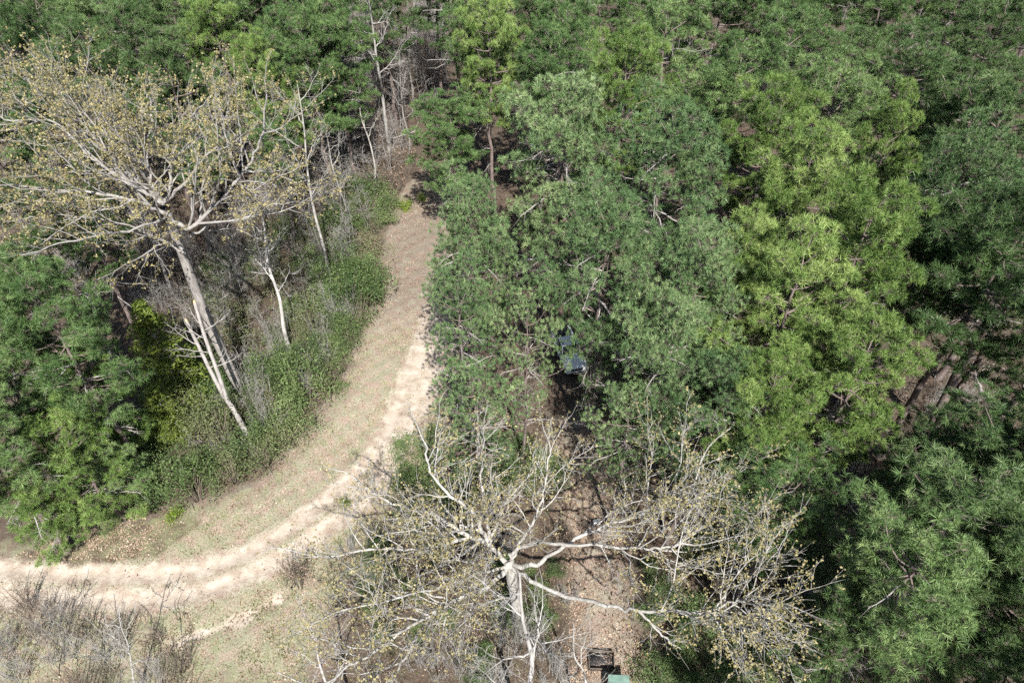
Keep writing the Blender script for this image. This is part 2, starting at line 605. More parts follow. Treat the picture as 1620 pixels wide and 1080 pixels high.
def scatter_in(poly, n):
    lo, hi = poly.min(0), poly.max(0)
    out = []
    while sum(map(len, out)) < n:
        p = lo + g.random((n * 2, 2)) * (hi - lo)
        out.append(p[inside(p, poly)])
    return np.concatenate(out)[:n]


def open_sand(p):
    return np.minimum(seg_dist(p, rut_a), seg_dist(p, rut_b))


mb = MB()
strip_poly = G2((880, 680), (960, 680), (1000, 860), (1010, 980), (1040, 1120), (900, 1120), (900, 950), (890, 800))
p = np.concatenate([scatter_in(clearing, 30000), scatter_in(strip_poly, 14000), scatter_in(G2((560, 640), (1300, 640), (1500, 1120), (420, 1120)), 14000), scatter_in(G2((560, 470), (640, 300), (740, 200), (1400, 300), (1600, 640), (700, 660)), 6000), scatter_in(red_bank, 5000)])
d = open_sand(p)
drift = 0.45 + 0.5 * np.sin(p[:, 0] * 0.75 + 0.6 * np.sin(p[:, 1] * 0.5)) * np.sin(p[:, 1] * 0.62 + 1.1) + 0.35 * np.sin(p[:, 0] * 2.1 - p[:, 1] * 1.6)
p = p[((d > 0.9) & (g.random(len(p)) < np.clip(drift, 0.12, 1))) | (g.random(len(p)) < 0.03)]
nrm = g.normal(size=(len(p), 3)) * 0.45 + np.array((0, 0, 1.0))
mb.cards(np.column_stack([p, ground_z(p[:, 0], p[:, 1]) + 0.05]), nrm, g.uniform(0.06, 0.17, len(p)), g, 0.65)
tag(mb.build("leaf_litter", M['dead_leaf']), "tan and rust fallen leaves strewn over the open ground", "leaf litter", kind="stuff")
mb = MB()
p = np.concatenate([scatter_in(clearing, 42000), scatter_in(G2((430, 880), (560, 800), (900, 900), (900, 1120), (330, 1120)), 16000)])
den = 0.5 + 0.5 * np.sin(p[:, 0] * 0.9 + 1.7) * np.sin(p[:, 1] * 0.8) + 0.3 * np.sin(p[:, 0] * 2.3 + p[:, 1] * 1.9)
d = open_sand(p)
keep = (g.random(len(p)) < np.clip(den, 0.05, 1)) & (d > 0.8) & (p[:, 1] < 50)
p = p[keep]
base = np.column_stack([p, ground_z(p[:, 0], p[:, 1]) - 0.02])
tip = base + np.column_stack([g.normal(size=(len(p), 2)) * 0.09, g.uniform(0.06, 0.2, len(p))])
side = g.normal(size=(len(p), 3)) * 0.022
v = np.stack([base - side, base + side, tip], 1).reshape(-1, 3)
mb.add(v, np.arange(len(v)).reshape(-1, 3), None, np.repeat(g.random(len(p)), 3))
tag(mb.build("grass", M['grass']), "thin dry and green grass growing beside the track", "grass", kind="stuff")


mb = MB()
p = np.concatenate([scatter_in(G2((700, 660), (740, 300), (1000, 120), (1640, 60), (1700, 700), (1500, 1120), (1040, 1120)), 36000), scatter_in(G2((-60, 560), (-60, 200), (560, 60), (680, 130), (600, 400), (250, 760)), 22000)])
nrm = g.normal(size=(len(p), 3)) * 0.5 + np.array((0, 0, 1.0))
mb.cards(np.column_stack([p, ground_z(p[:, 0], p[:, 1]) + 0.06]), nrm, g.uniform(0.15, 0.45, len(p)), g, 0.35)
M['needle_litter'] = leaf_mat('needle_litter', [(0.05, (0.03, 0.018, 0.012)), (0.5, (0.085, 0.053, 0.035)), (0.95, (0.19, 0.13, 0.09))], trans=0.0, nscale=0.3)  # rust brown, darkened further in colour to deepen the shaded gaps
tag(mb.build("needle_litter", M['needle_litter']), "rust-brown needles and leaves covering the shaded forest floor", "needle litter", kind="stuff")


# ------------------------------------------------------------------ pines
def needle_burst(g, k=46, length=0.31, width=0.034, spread=1.35):
    """one shoot: needles fanning out round the +Z axis"""
    th = g.uniform(0.15, spread, k)
    ph = g.uniform(0, 2 * np.pi, k)
    d = np.stack([np.sin(th) * np.cos(ph), np.sin(th) * np.sin(ph), np.cos(th)], 1)
    L = g.uniform(0.75, 1.1, k)[:, None] * length
    s = np.cross(d, g.normal(size=(k, 3)))
    s /= np.linalg.norm(s, axis=1)[:, None]
    b = d * 0.03 + np.array((0, 0, 1)) * g.uniform(-0.16, 0.05, k)[:, None]
    t = b + d * L - np.array((0, 0, 0.05)) * (L / length)
    return np.stack([b - s * width * 0.5, b + s * width * 0.5, t], 1)      # k,3,3


BURST_SETS = {'open': [needle_burst(np.random.default_rng(100 + i), 44, 0.34, 0.030, 1.4) for i in range(6)],
              'full': [needle_burst(np.random.default_rng(120 + i), 34, 0.36, 0.027, 1.45) for i in range(6)]}


def put_bursts(mb, pos, axis, scale, g, tint, kind='full'):
    BURSTS = BURST_SETS[kind]
    pos = np.asarray(pos, float)
    axis = np.asarray(axis, float)
    scale = np.asarray(scale, float)
    tint = np.asarray(tint, float)
    z = axis / (np.linalg.norm(axis, axis=1)[:, None] + 1e-9)
    r = g.normal(size=z.shape)
    x = np.cross(z, r)
    x /= np.linalg.norm(x, axis=1)[:, None] + 1e-9
    y = np.cross(z, x)
    Rm = np.stack([x, y, z], -1)                       # n,3,3 columns
    pick = g.integers(0, len(BURSTS), len(pos))
    for b in range(len(BURSTS)):
        s = pick == b
        if not s.any():
            continue
        T = BURSTS[b]
        v = np.einsum('nij,kmj->nkmi', Rm[s], T) * scale[s][:, None, None, None] + pos[s][:, None, None, :]
        tt = np.clip(tint[s][:, None] + g.normal(size=(s.sum(), T.shape[0])) * 0.13, 0, 1)
        mb.add(v.reshape(-1, 3), np.arange(v.size // 3).reshape(-1, 3), None, np.repeat(tt.ravel(), 3))


def make_pine(seed, H, cb, Rc, style):
    """a loblolly-like pine: bare lower stem with dead limbs, a domed crown of limbs that end in puffs of needle bursts"""
    g = np.random.default_rng(seed)
    trunk, limbs, dead, crown = MB(), MB(), MB(), MB()
    n = 14
    zs = np.linspace(-0.3, H - 0.4, n)
    off = np.cumsum(g.normal(size=(n, 2)) * 0.12, 0)
    off -= off[0]
    axis = np.column_stack([off, zs])
    r0 = 0.0115 * H
    rad = r0 * (1 - np.clip(zs, 0, H) / H) ** 0.75 + 0.02
    rad[0] *= 1.3
    trunk.tube(axis, rad, 9)

    def at(z):
        return np.array([np.interp(z, zs, axis[:, 0]), np.interp(z, zs, axis[:, 1]), z])
    pos, ax, sc, ti = [], [], [], []
    tw_b, tw_t = [], []
    dens = {'bright': 0.66, 'mid': 0.56, 'deep': 0.52, 'blue': 0.40, 'sparse': 0.32}[style]
    loose = style in ('blue', 'sparse')
    puff = {'bright': 1.0, 'mid': 1.0, 'deep': 1.0, 'blue': 1.12, 'sparse': 0.95}[style]
    lump = g.uniform(0, 6.28, 4)

    def clump(c, r, h, tone):
        m = max(5, int(25 * dens * (r / 0.7) ** 2))
        i_ = np.arange(m) + 0.5
        ph = i_ * 2.39996 + g.uniform(0, 6.28)
        cz = 1 - 1.25 * i_ / m
        sn = np.sqrt(np.maximum(0, 1 - cz ** 2))
        v = np.stack([sn * np.cos(ph), sn * np.sin(ph), cz], 1) + g.normal(size=(m, 3)) * 0.12
        if not loose:
            v = g.normal(size=(m, 3))
            v /= np.linalg.norm(v, axis=1)[:, None]
            v[:, 2] = np.abs(v[:, 2]) - 0.28
        rr = r * (g.uniform(0.75, 1.25, m) if loose else g.uniform(0.6, 1.1, m))[:, None]
        p = c + v * rr * np.array((1, 1, 0.62))
        a = v + np.array((0, 0, 0.55)) + h * 0.35 + g.normal(size=(m, 3)) * 0.22
        o = c + v * rr * 0.15 - np.array((0, 0, 0.2 * r))
        for q in range(m):
            pos.append(p[q])
            ax.append(a[q])
            sc.append(g.uniform(0.65, 1.45))
            ti.append(0.4 * tone + 0.6 * g.random())
            if True:
                tw_b.append(o[q])
                tw_t.append(p[q])
    z = cb * H
    az = g.uniform(0, 6.28)
    while z < H - 0.3:
        t = (z - cb * H) / (H - cb * H)
        prof = math.sqrt(max(0.0, 1 - (t * 0.97) ** 2.5)) * (0.6 + 0.4 * min(1, t / 0.35))
        nb = 4 if t < 0.9 else 3
        if style == 'sparse':
            nb = 3
        for b in range(nb):
            az += 2.399 + g.normal() * 0.4
            L = Rc * prof * g.uniform(0.5, 1.12) * (1 + 0.16 * math.sin(2 * az + lump[0]) + 0.12 * math.sin(3 * az + lump[1] + z))
            L = max(L, 0.35)
            el = R(-6 + 50 * t ** 1.6 + g.normal() * 9)
            h = np.array((math.cos(az), math.sin(az), 0))
            sidev = np.array((-math.sin(az), math.cos(az), 0))
            s = np.linspace(0, 1, 6)
            bend = g.normal() * 0.14
            curve = at(z)[None] + (h[None] * math.cos(el) * s[:, None] + np.array((0, 0, 1.0)) * (math.sin(el) * s + 0.2 * s ** 2.4 - 0.06 * np.sin(s * 3))[:, None] + sidev[None] * (bend * np.sin(s * 3.0))[:, None]) * L
            br = 0.012 * L + 0.012
            limbs.tube(curve, br * (1 - 0.8 * s) + 0.006, 5, False)
            tone = g.random()
            r1 = (0.50 + 0.085 * L) * puff * g.uniform(0.85, 1.2)
            clump(curve[-1] + np.array((0, 0, 0.12)), r1, h, tone)
            f = 1.0
            gap = r1 * (1.35 if loose else 1.3)
            k = 0
            while f * L - gap > 0.75 + 0.22 * L * (1 - t):
                f -= gap / L
                o = np.array([np.interp(f, s, curve[:, c]) for c in range(3)])
                sg_ = (1 if k % 2 else -1) * g.uniform(0.35, 1.0)
                e = o + (sidev * sg_ + h * 0.35) * (0.28 * L * (1.1 - f) + 0.38) + np.array((0, 0, g.uniform(0.1, 0.35)))
                limbs.tube([o, (o + e) / 2 + np.array((0, 0, 0.04)), e], [0.018, 0.014, 0.008], 3, False)
                if not (style == 'sparse' and g.random() < 0.25):
                    clump(e, r1 * g.uniform(0.7, 1.0), h, np.clip(tone + g.normal() * 0.2, 0, 1))
                if k % 2 == 0 and style != 'sparse':
                    e2 = o - (sidev * sg_ - h * 0.3) * (0.28 * L * (1.1 - f) + 0.3) + np.array((0, 0, g.uniform(0.05, 0.3)))
                    limbs.tube([o, e2], [0.016, 0.008], 3, False)
                    clump(e2, r1 * g.uniform(0.6, 0.9), h, np.clip(tone + g.normal() * 0.2, 0, 1))
                k += 1
                gap = r1 * (1.4 if loose else 1.4)
        z += g.uniform(0.72, 1.1) * (0.85 if t > 0.6 else 1.0)
    clump(at(H - 0.5), 0.7, np.zeros(3), 0.8)
    # dead stubs under the crown, and grey dead limbs within it
    nd = {'bright': 8, 'mid': 12, 'deep': 14, 'blue': 34, 'sparse': 36}[style]
    db_, dt_ = [], []
    for k in range(nd):
        zz_ = g.uniform(0.28, cb + (0.42 if loose else 0.25)) * H
        a = g.uniform(0, 6.28)
        L = g.uniform(0.5, (1.0 if loose else 0.8) * Rc)
        s = np.linspace(0, 1, 6)
        h = np.array((math.cos(a), math.sin(a), 0))
        c = at(zz_)[None] + h[None] * (s * L)[:, None] + np.array((0, 0, 1.0)) * (g.uniform(-0.15, 0.25) * s * L - 0.1 * s ** 2 * L)[:, None] + np.cumsum(g.normal(size=(6, 3)) * 0.06 * L / 3, 0)
        dead.tube(c, (0.02 + 0.012 * L) * (1 - 0.8 * s) + 0.006, 4, False)
        m = int(3 + L * 3.2)
        for q in range(m):
            f = g.uniform(0.3, 1)
            o = np.array([np.interp(f, s, c[:, i]) for i in range(3)])
            e = o + (h * 0.6 + g.normal(size=3) * 0.6) * g.uniform(0.25, 0.9)
            db_.append(o)
            dt_.append(e)
    limbs.spikes(tw_b, tw_t, 0.011)
    dead.spikes(db_, dt_, 0.012)
    put_bursts(crown, pos, ax, sc, g, ti, 'open' if style in ('blue', 'sparse') else 'full')
    print(style, seed, "bursts", len(pos))
    return [("trunk", trunk.mesh("pine_trunk", M['pine_bark'], True)),
            ("branches", limbs.mesh("pine_branches", M['pine_bark'], True)),
            ("dead_branches", dead.mesh("pine_dead_branches", M['dead_wood'], True)),
            ("crown", crown.mesh("pine_crown", M[{'bright': 'needle_bright', 'mid': 'needle_mid', 'deep': 'needle_deep_shaded', 'blue': 'needle_blue', 'sparse': 'needle_blue'}[style]]))]


# every variant is built 20 m tall and then scaled
PINES = {
    'bright': [make_pine(21, 20, 0.50, 4.5, 'bright'), make_pine(22, 20, 0.42, 4.1, 'bright'), make_pine(23, 20, 0.54, 4.8, 'bright')],
    'mid': [make_pine(31, 20, 0.52, 4.0, 'mid'), make_pine(32, 20, 0.46, 4.4, 'mid'), make_pine(33, 20, 0.58, 3.6, 'mid'), make_pine(34, 20, 0.5, 4.6, 'mid')],
    'deep': [make_pine(36, 20, 0.5, 3.9, 'deep'), make_pine(37, 20, 0.44, 4.3, 'deep'), make_pine(38, 20, 0.56, 3.7, 'deep')],
    'blue': [make_pine(41, 20, 0.45, 4.7, 'blue'), make_pine(42, 20, 0.40, 4.4, 'blue'), make_pine(43, 20, 0.5, 5.0, 'blue')],
    'sparse': [make_pine(51, 20, 0.34, 4.2, 'sparse'), make_pine(52, 20, 0.42, 4.6, 'sparse')],
    'young': [make_pine(61, 12, 0.12, 3.4, 'bright'), make_pine(62, 12, 0.15, 3.8, 'mid')],
}
pg = np.random.default_rng(77)
pine_log = []


def pine_tree(px, py, h, style, label=None, group=None, wide=1.0, var=None, at_z=None):
    """px, py is where the photograph shows the tip of the crown; h its height"""
    top = W(px, py, h)
    x, y = top[0], top[1]
    vs = PINES[style]
    parts = vs[(int(pg.integers(0, 99)) if var is None else var) % len(vs)]
    base_h = 12.0 if style == 'young' else 20.0
    s = h / base_h
    sw = (0.55 * s + 0.45) * wide * (0.9 if style in ('bright', 'blue', 'sparse', 'young') else 1.06) * pg.uniform(0.95, 1.06)
    o = plant_copy("pine_tree", parts, (x, y, gz(x, y)), pg.uniform(0, 6.28), (sw, sw, s), (pg.normal() * 0.02, pg.normal() * 0.02))
    tag(o, label, "pine tree", group)
    pine_log.append((o, px, py))
    return o


def pine_rank(entries, style, phrase, group, wide=1.0):
    """a rank of pines, named in order from the left as the photograph shows them"""
    entries = sorted(entries)
    for i, e in enumerate(entries):
        px, py, h = e[:3]
        st = e[3] if len(e) > 3 else style
        pine_tree(px, py, h, st, phrase % ORD[i] if '%' in phrase else phrase, group, wide)


GC = "pines standing between the track and the centre"
pine_tree(885, 165, 22, 'blue', "broad blue-green pine whose crown tops the central pine group", GC, 1.05, 0)
pine_tree(1060, 190, 22, 'blue', "smooth grey-green pine at the right of the central group, top edge", GC, 1.1, 2)
pine_tree(742, 300, 19, 'blue', "blue-green pine overhanging the far end of the dirt track", GC, 0.85, 1)
pine_tree(960, 320, 21, 'blue', "tall blue-green pine in the middle of the central group", GC, 0.95, 2)
pine_tree(1105, 395, 20, 'blue', "blue-green pine beside the yellow-green pines, right of centre", GC, 0.9, 1)
pine_tree(718, 425, 17, 'sparse', "thin-crowned pine leaning its boughs over the sandy track", GC, 0.8, 0)
pine_tree(832, 475, 16, 'sparse', "open-crowned pine left of the white pickup", GC, 0.6, 1)
pine_tree(1055, 500, 18, 'blue', "pine with grey dead limbs just right of the white pickup", GC, 0.85, 0)
pine_tree(752, 590, 13.5, 'sparse', "short thin pine whose bough reaches across the bright sand", GC, 0.85, 0)
pine_tree(945, 520, 13, 'sparse', "short open pine whose boughs half cover the white pickup", GC, 0.42, 0)
pine_tree(1130, 600, 16, 'blue', "pine right above the spreading oak's right-hand limbs", GC, 0.9, 2)
pine_tree(1000, 635, 13, 'sparse', "low thin pine behind the oak with curling dead branches", GC, 0.8, 1)

GB = "yellow-green pines right of centre"
pine_tree(1290, 215, 22, 'bright', "yellow-green pine at the back of the bright right-hand group", GB, 1.0, 0)
pine_tree(1190, 345, 20, 'bright', "yellow-green pine at the left edge of the bright group", GB, 0.85, 1)
pine_tree(1400, 310, 22, 'bright', "yellow-green pine at the right edge of the bright group", GB, 0.9, 2)
pine_tree(1290, 415, 21, 'bright', "yellow-green pine in the middle of the bright group", GB, 0.95, 1)
pine_tree(1395, 530, 19, 'bright', "yellow-green pine at the front right of the bright group", GB, 0.9, 0)
pine_tree(1240, 590, 17, 'bright', "yellow-green pine at the front left of the bright group", GB, 0.8, 2)
pine_tree(1265, 735, 14, 'mid', "green pine touching the oak's right-hand twigs", None, 0.85, 0)
pine_tree(1430, 160, 22, 'bright', "small round yellow-green pine crown by the dark gap, upper right", None, 0.62, 1)
pine_tree(1240, 148, 21, 'bright', "low yellow-green pine crown behind the bright right-hand group", None, 0.9, 2)

pine_tree(778, 15, 22, 'bright', "round bright green pine crown beside the bare trees at top", None, 0.95, 0)
pine_tree(708, 160, 15, 'mid', "shorter pine overhanging the far bend of the track", None, 1.05, 1)
pine_tree(990, 70, 22, 'bright', "bright green domed pine in the upper middle", None, 0.95, 2)
pine_rank([(868, 60, 21), (905, 5, 22), (1075, 15, 22), (1170, 70, 22), (1265, 25, 22), (1330, 105, 21), (1120, 120, 20)], 'mid',
          "mid-green pine in the upper stand right of the bright domes, %s from the left", "pines of the upper stand")
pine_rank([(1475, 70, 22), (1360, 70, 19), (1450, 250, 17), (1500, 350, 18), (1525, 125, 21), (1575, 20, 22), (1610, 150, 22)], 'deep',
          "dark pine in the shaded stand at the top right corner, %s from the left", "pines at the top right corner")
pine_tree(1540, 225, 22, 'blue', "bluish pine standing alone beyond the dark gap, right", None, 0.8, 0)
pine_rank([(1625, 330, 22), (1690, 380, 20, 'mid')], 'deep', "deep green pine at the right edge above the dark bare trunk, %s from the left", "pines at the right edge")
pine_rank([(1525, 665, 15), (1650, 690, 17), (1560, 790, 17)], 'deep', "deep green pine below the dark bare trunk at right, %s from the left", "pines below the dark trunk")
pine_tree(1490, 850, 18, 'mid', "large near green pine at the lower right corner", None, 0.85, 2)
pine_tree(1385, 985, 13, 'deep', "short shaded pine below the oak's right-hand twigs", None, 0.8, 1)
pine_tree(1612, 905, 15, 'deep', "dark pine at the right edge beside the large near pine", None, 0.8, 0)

GL = "green pines at the left edge"
pine_tree(40, 440, 19, 'mid', "green pine at the left edge, tallest of its group", GL, 0.85, 1)
pine_tree(100, 555, 12, 'young', "green young pine beside the dark cedar", GL, 0.9, 0)
pine_tree(85, 665, 11, 'young', "young pine with bright boughs hanging to the red bank", GL, 0.95, 0)
pine_tree(148, 700, 7, 'young', "small young pine nearest the evergreen thicket", GL, 0.9, 1)
pine_tree(10, 745, 9, 'young', "low young pine at the left edge next to the track", GL, 1.0, 0)

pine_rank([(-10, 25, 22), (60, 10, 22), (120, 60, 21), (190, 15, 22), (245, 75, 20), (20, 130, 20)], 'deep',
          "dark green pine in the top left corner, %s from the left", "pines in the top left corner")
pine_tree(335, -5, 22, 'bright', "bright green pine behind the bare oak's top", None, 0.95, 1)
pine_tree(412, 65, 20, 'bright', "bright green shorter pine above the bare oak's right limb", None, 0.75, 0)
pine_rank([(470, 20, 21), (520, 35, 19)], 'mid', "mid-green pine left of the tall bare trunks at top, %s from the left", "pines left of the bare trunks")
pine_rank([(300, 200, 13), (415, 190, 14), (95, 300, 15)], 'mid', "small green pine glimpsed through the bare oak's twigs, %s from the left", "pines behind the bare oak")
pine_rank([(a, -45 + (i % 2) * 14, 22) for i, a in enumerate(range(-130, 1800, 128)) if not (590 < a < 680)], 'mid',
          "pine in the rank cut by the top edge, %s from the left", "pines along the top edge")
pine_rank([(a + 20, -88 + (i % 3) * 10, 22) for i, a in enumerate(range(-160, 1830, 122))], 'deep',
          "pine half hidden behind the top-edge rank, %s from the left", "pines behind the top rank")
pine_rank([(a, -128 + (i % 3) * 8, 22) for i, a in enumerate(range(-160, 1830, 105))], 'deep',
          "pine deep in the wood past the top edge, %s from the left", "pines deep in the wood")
pine_rank([(1700, 240, 21), (1780, 440, 20), (1790, 600, 20), (1700, 760, 18), (1690, 950, 15)], 'deep', "pine reaching in over the right edge, %s from the left", "pines past the right edge")
pine_rank([(-70, 150, 21), (-90, 300, 20), (-80, 480, 18), (-90, 640, 15)], 'mid', "pine reaching in over the left edge, %s from the left", "pines past the left edge")


for bi, (x, y, h) in enumerate(((14.5, 4.0, 16), (20.0, 5.5, 18), (25.5, 8.0, 18), (30.5, 12.5, 19))):
    o = plant_copy("pine_tree", PINES['mid'][int(pg.integers(0, 4))], (x, y, gz(x, y)), pg.uniform(0, 6.28), (0.85, 0.85, h / 20))
    tag(o, "pine past the bottom edge shading the lower right corner, %s from the left" % ORD[bi], "pine tree", "pines past the bottom edge")

# ------------------------------------------------------------------ bare hardwoods
class Hardwood:
    """a bare tree: limbs follow given paths; side branches, twigs and the first yellow leaves grow from them"""

    def __init__(self, seed):
        self.g = np.random.default_rng(seed)
        self.tw_b, self.tw_t, self.tw_r = [], [], []
        self.leaf_p, self.leaf_n = [], []
        self.fine = 4.0

    def branch(self, mb, o, d, L, r, level, maxlevel, leaf, kids=5.0, up=0.12, wig=0.22):
        g = self.g
        n = max(4, min(8, int(L * 2) + 3))
        step = L / (n - 1)
        pts = [o]
        d = unit(d)
        for i in range(n - 1):
            d = unit(d + g.normal(size=3) * wig * 0.75 + np.array((0, 0, up * 0.35)))
            pts.append(pts[-1] + d * step)
        pts = np.array(pts)
        rad = r * (1 - 0.72 * np.linspace(0, 1, n)) + 0.004
        mb.tube(pts, rad, 6 if r > 0.07 else (4 if r > 0.03 else 3), False)
        self.sprout(mb, pts, rad, L, level, maxlevel, leaf, kids, up, wig)

    def sprout(self, mb, pts, rad, L, level, maxlevel, leaf, kids=5.0, up=0.12, wig=0.22, start=0.22):
        g = self.g
        n = len(pts)
        s = np.linspace(0, 1, n)
        if level >= maxlevel:
            m = max(2, int(L * self.fine))
            f = g.uniform(0.12, 1, m)
            o = np.stack([np.interp(f, s, pts[:, c]) for c in range(3)], 1)
            i = np.clip((f * (n - 1)).astype(int), 0, n - 2)
            d = pts[i + 1] - pts[i]
            d /= np.linalg.norm(d, axis=1)[:, None] + 1e-9
            d = d * 0.75 + g.normal(size=(m, 3)) * 0.55 + np.array((0, 0, 0.12))
            ln = g.uniform(0.22, 0.7, m)[:, None]
            t = o + d * ln
            self.tw_b.append(o)
            self.tw_t.append(t)
            self.tw_r.append(np.full(m, 0.0095))
            if leaf > 0:
                k = g.random(m) < leaf
                tt = np.concatenate([t[k], (o[k] * 0.4 + t[k] * 0.6)[g.random(k.sum()) < leaf * 0.7]])
                if len(tt):
                    self.leaf_p.append(tt)
            return
        nk = max(2, int(L * kids * 0.26 + 1.2))
        for k in range(nk):
            f = start + (1 - start) * (k + g.random() * 0.9) / nk
            f = min(f, 0.99)
            o = np.array([np.interp(f, s, pts[:, c]) for c in range(3)])
            i = min(int(f * (n - 1)), n - 2)
            d = unit(pts[i + 1] - pts[i])
            r_ = unit(g.normal(size=3) + np.array((0, 0, 0.25)))
            side = unit(r_ - d * (r_ @ d))
            ang = g.uniform(0.5, 1.05)
            nd = d * math.cos(ang) + side * math.sin(ang)
            nl = L * g.uniform(0.3, 0.55) * (1.15 - 0.55 * f)
            nl = max(nl, 0.55)
            rr = float(np.interp(f, s, rad))
            self.branch(mb, o, nd, nl, min(rr * 0.62, 0.022 * nl + 0.008), level + 1, maxlevel, leaf, kids, up, wig)
        # the limb's own tip carries on
        d = unit(pts[-1] - pts[-2])
        self.branch(mb, pts[-1], d, max(L * 0.28, 0.5), max(float(rad[-1]), 0.01), maxlevel, maxlevel, leaf, kids, up, wig)

    def twigs(self, mat, parent):
        if not self.tw_b:
            return
        mb = MB()
        mb.spikes(np.concatenate(self.tw_b), np.concatenate(self.tw_t), np.concatenate(self.tw_r))
        mb.build("twigs", mat, parent)["kind"] = "stuff"

    def leaves(self, parent, size=0.115, per=3, mat='bud'):
        if not self.leaf_p:
            return
        g = self.g
        p = np.concatenate(self.leaf_p)
        p = np.repeat(p, per, 0) + g.normal(size=(len(p) * per, 3)) * 0.055
        mb = MB()
        t = np.clip(np.repeat(g.random(len(p) // per), per) * 0.7 + g.random(len(p)) * 0.3, 0, 1)
        mb.cards(p, g.normal(size=(len(p), 3)) + np.array((0, -0.1, 0.6)), g.uniform(0.6, 1.3, len(p)) * size, g, 0.7, t)
        mb.build("young_leaves", M[mat], parent)["kind"] = "stuff"


def local(root, pts):
    return np.asarray(pts, float) - np.array(root.location)[None]


def thick_path(pts, n=5):
    return spline(np.asarray(pts, float), n)


def hardwood(name, base, label, cat, seed, trunk_pts, trunk_r, limbs, bark, maxlevel=3, leaf=0.6, kids=5.0, leaf_size=0.115,
             per=3, group=None, trunk_sprout=None, up=0.12, wig=0.22, fine=4.0, trunk_bark=None, stout=1.0):
    """trunk_pts and limbs are lists of (x, y, z) in the wood"""
    base = np.array((base[0], base[1], gz(base[0], base[1])))
    root = empty(name, base)
    tag(root, label, cat, group)
    hw = Hardwood(seed)
    hw.fine = fine
    g = hw.g
    tp = thick_path([base - (0, 0, 0.3)] + list(trunk_pts)) - base
    n = len(tp)
    s = np.linspace(0, 1, n)
    tr = trunk_r[0] + (trunk_r[1] - trunk_r[0]) * s
    tr = tr * (1 + 0.35 * np.exp(-s * 22)) * (1 + 0.05 * np.sin(s * 37))
    tr[-1] *= 0.35
    mb = MB()
    mb.tube(tp, tr, 12)
    if trunk_sprout:
        hw.sprout(mb, tp, tr * 0.6, trunk_sprout, 1, maxlevel, leaf, kids, up, wig, start=0.45)
    mb.build("trunk", trunk_bark or bark, root, True)
    for lb in limbs:
        path, r0, r1 = lb[0], lb[1], lb[2]
        pts = thick_path(path, 5) - base
        pts[1:-1] += g.normal(size=(len(pts) - 2, 3)) * 0.05
        L = float(np.linalg.norm(np.diff(pts, axis=0), axis=1).sum())
        rad = (r1 + (r0 * 0.85 * stout - r1) * (1 - np.linspace(0, 1, len(pts))) ** 1.3) * (1 + 0.08 * g.normal(size=len(pts)))
        mb = MB()
        mb.tube(pts, rad, 8, False)
        hw.sprout(mb, pts, rad, L, 1, maxlevel, leaf, kids, up, wig, start=lb[3] if len(lb) > 3 else 0.15)
        mb.build("limb", bark, root, True)
    hw.twigs(bark, root)
    hw.leaves(root, leaf_size, per)
    return root


def line_up(px, py, zs, tops):
    return [W(a, b, z) for (a, b), z in zip(tops, zs)]


# the spreading oak in the lower middle
B = W(818, 985)
fork = W(806, 893, 7.0)
f2 = W(775, 862, 8.2)
oak_limbs = [
    ([fork, f2, W(745, 850, 8.8), W(690, 866, 9.4), W(600, 868, 10.2), W(520, 880, 11)], 0.22, 0.05),
    ([f2, W(735, 845, 9.0), W(690, 815, 10.0), W(620, 795, 10.8), W(570, 765, 11.6)], 0.20, 0.05),
    ([f2, W(760, 835, 9.2), W(750, 810, 10.4), W(715, 785, 11.6), W(680, 745, 12.6), W(672, 700, 13.4)], 0.20, 0.05),
    ([f2, W(772, 830, 9.4), W(765, 780, 11), W(760, 730, 12.6), W(765, 690, 14)], 0.16, 0.04),
    ([fork, W(815, 870, 8.2), W(850, 858, 9.2), W(900, 862, 10.2), W(1000, 868, 11), W(1055, 866, 11.6), W(1085, 860, 12)], 0.19, 0.05, 0.55),
    ([fork, W(840, 895, 8), W(885, 868, 9.2), W(930, 842, 10.2), W(1020, 812, 11.4), W(1070, 780, 12.2), W(1100, 760, 12.6)], 0.19, 0.05, 0.45),
    ([fork, W(828, 850, 9), W(850, 810, 10.4), W(865, 760, 12), W(870, 705, 13.4)], 0.15, 0.04),
    ([fork, W(850, 925, 7.4), W(905, 944, 8), W(960, 956, 8.8), W(1010, 966, 9.6), W(1110, 966, 10.4), W(1160, 952, 11), W(1195, 942, 11.6)], 0.19, 0.05, 0.6),
    ([W(1125, 966, 10.6), W(1140, 990, 10.6), W(1155, 1030, 10.6), W(1175, 1060, 10.8)], 0.09, 0.03),
    ([W(1010, 966, 9.6), W(1040, 995, 9.4), W(1062, 1018, 9.2)], 0.09, 0.04),
    ([fork, W(780, 922, 7), W(730, 945, 7.6), W(660, 985, 8.6), W(590, 1030, 9.4), W(540, 1062, 10)], 0.21, 0.05),
    ([W(740, 940, 7.6), W(690, 965, 8.2), W(640, 1040, 9), W(615, 1085, 9.6)], 0.14, 0.05),
    ([fork, W(770, 905, 7.6), W(700, 925, 8.8), W(610, 950, 10), W(540, 965, 11)], 0.13, 0.04),
]
hardwood("oak_tree", B, "wide spreading pale-barked oak with yellow young leaves, lower middle", "oak tree", 301,
         [W(818, 960, 2.3), W(812, 925, 5.0), fork, W(804, 886, 7.3)], (0.36, 0.30), oak_limbs, M['oak_bark'], 3, 0.75, 5.3, 0.115, 3, fine=5.6, stout=0.85)

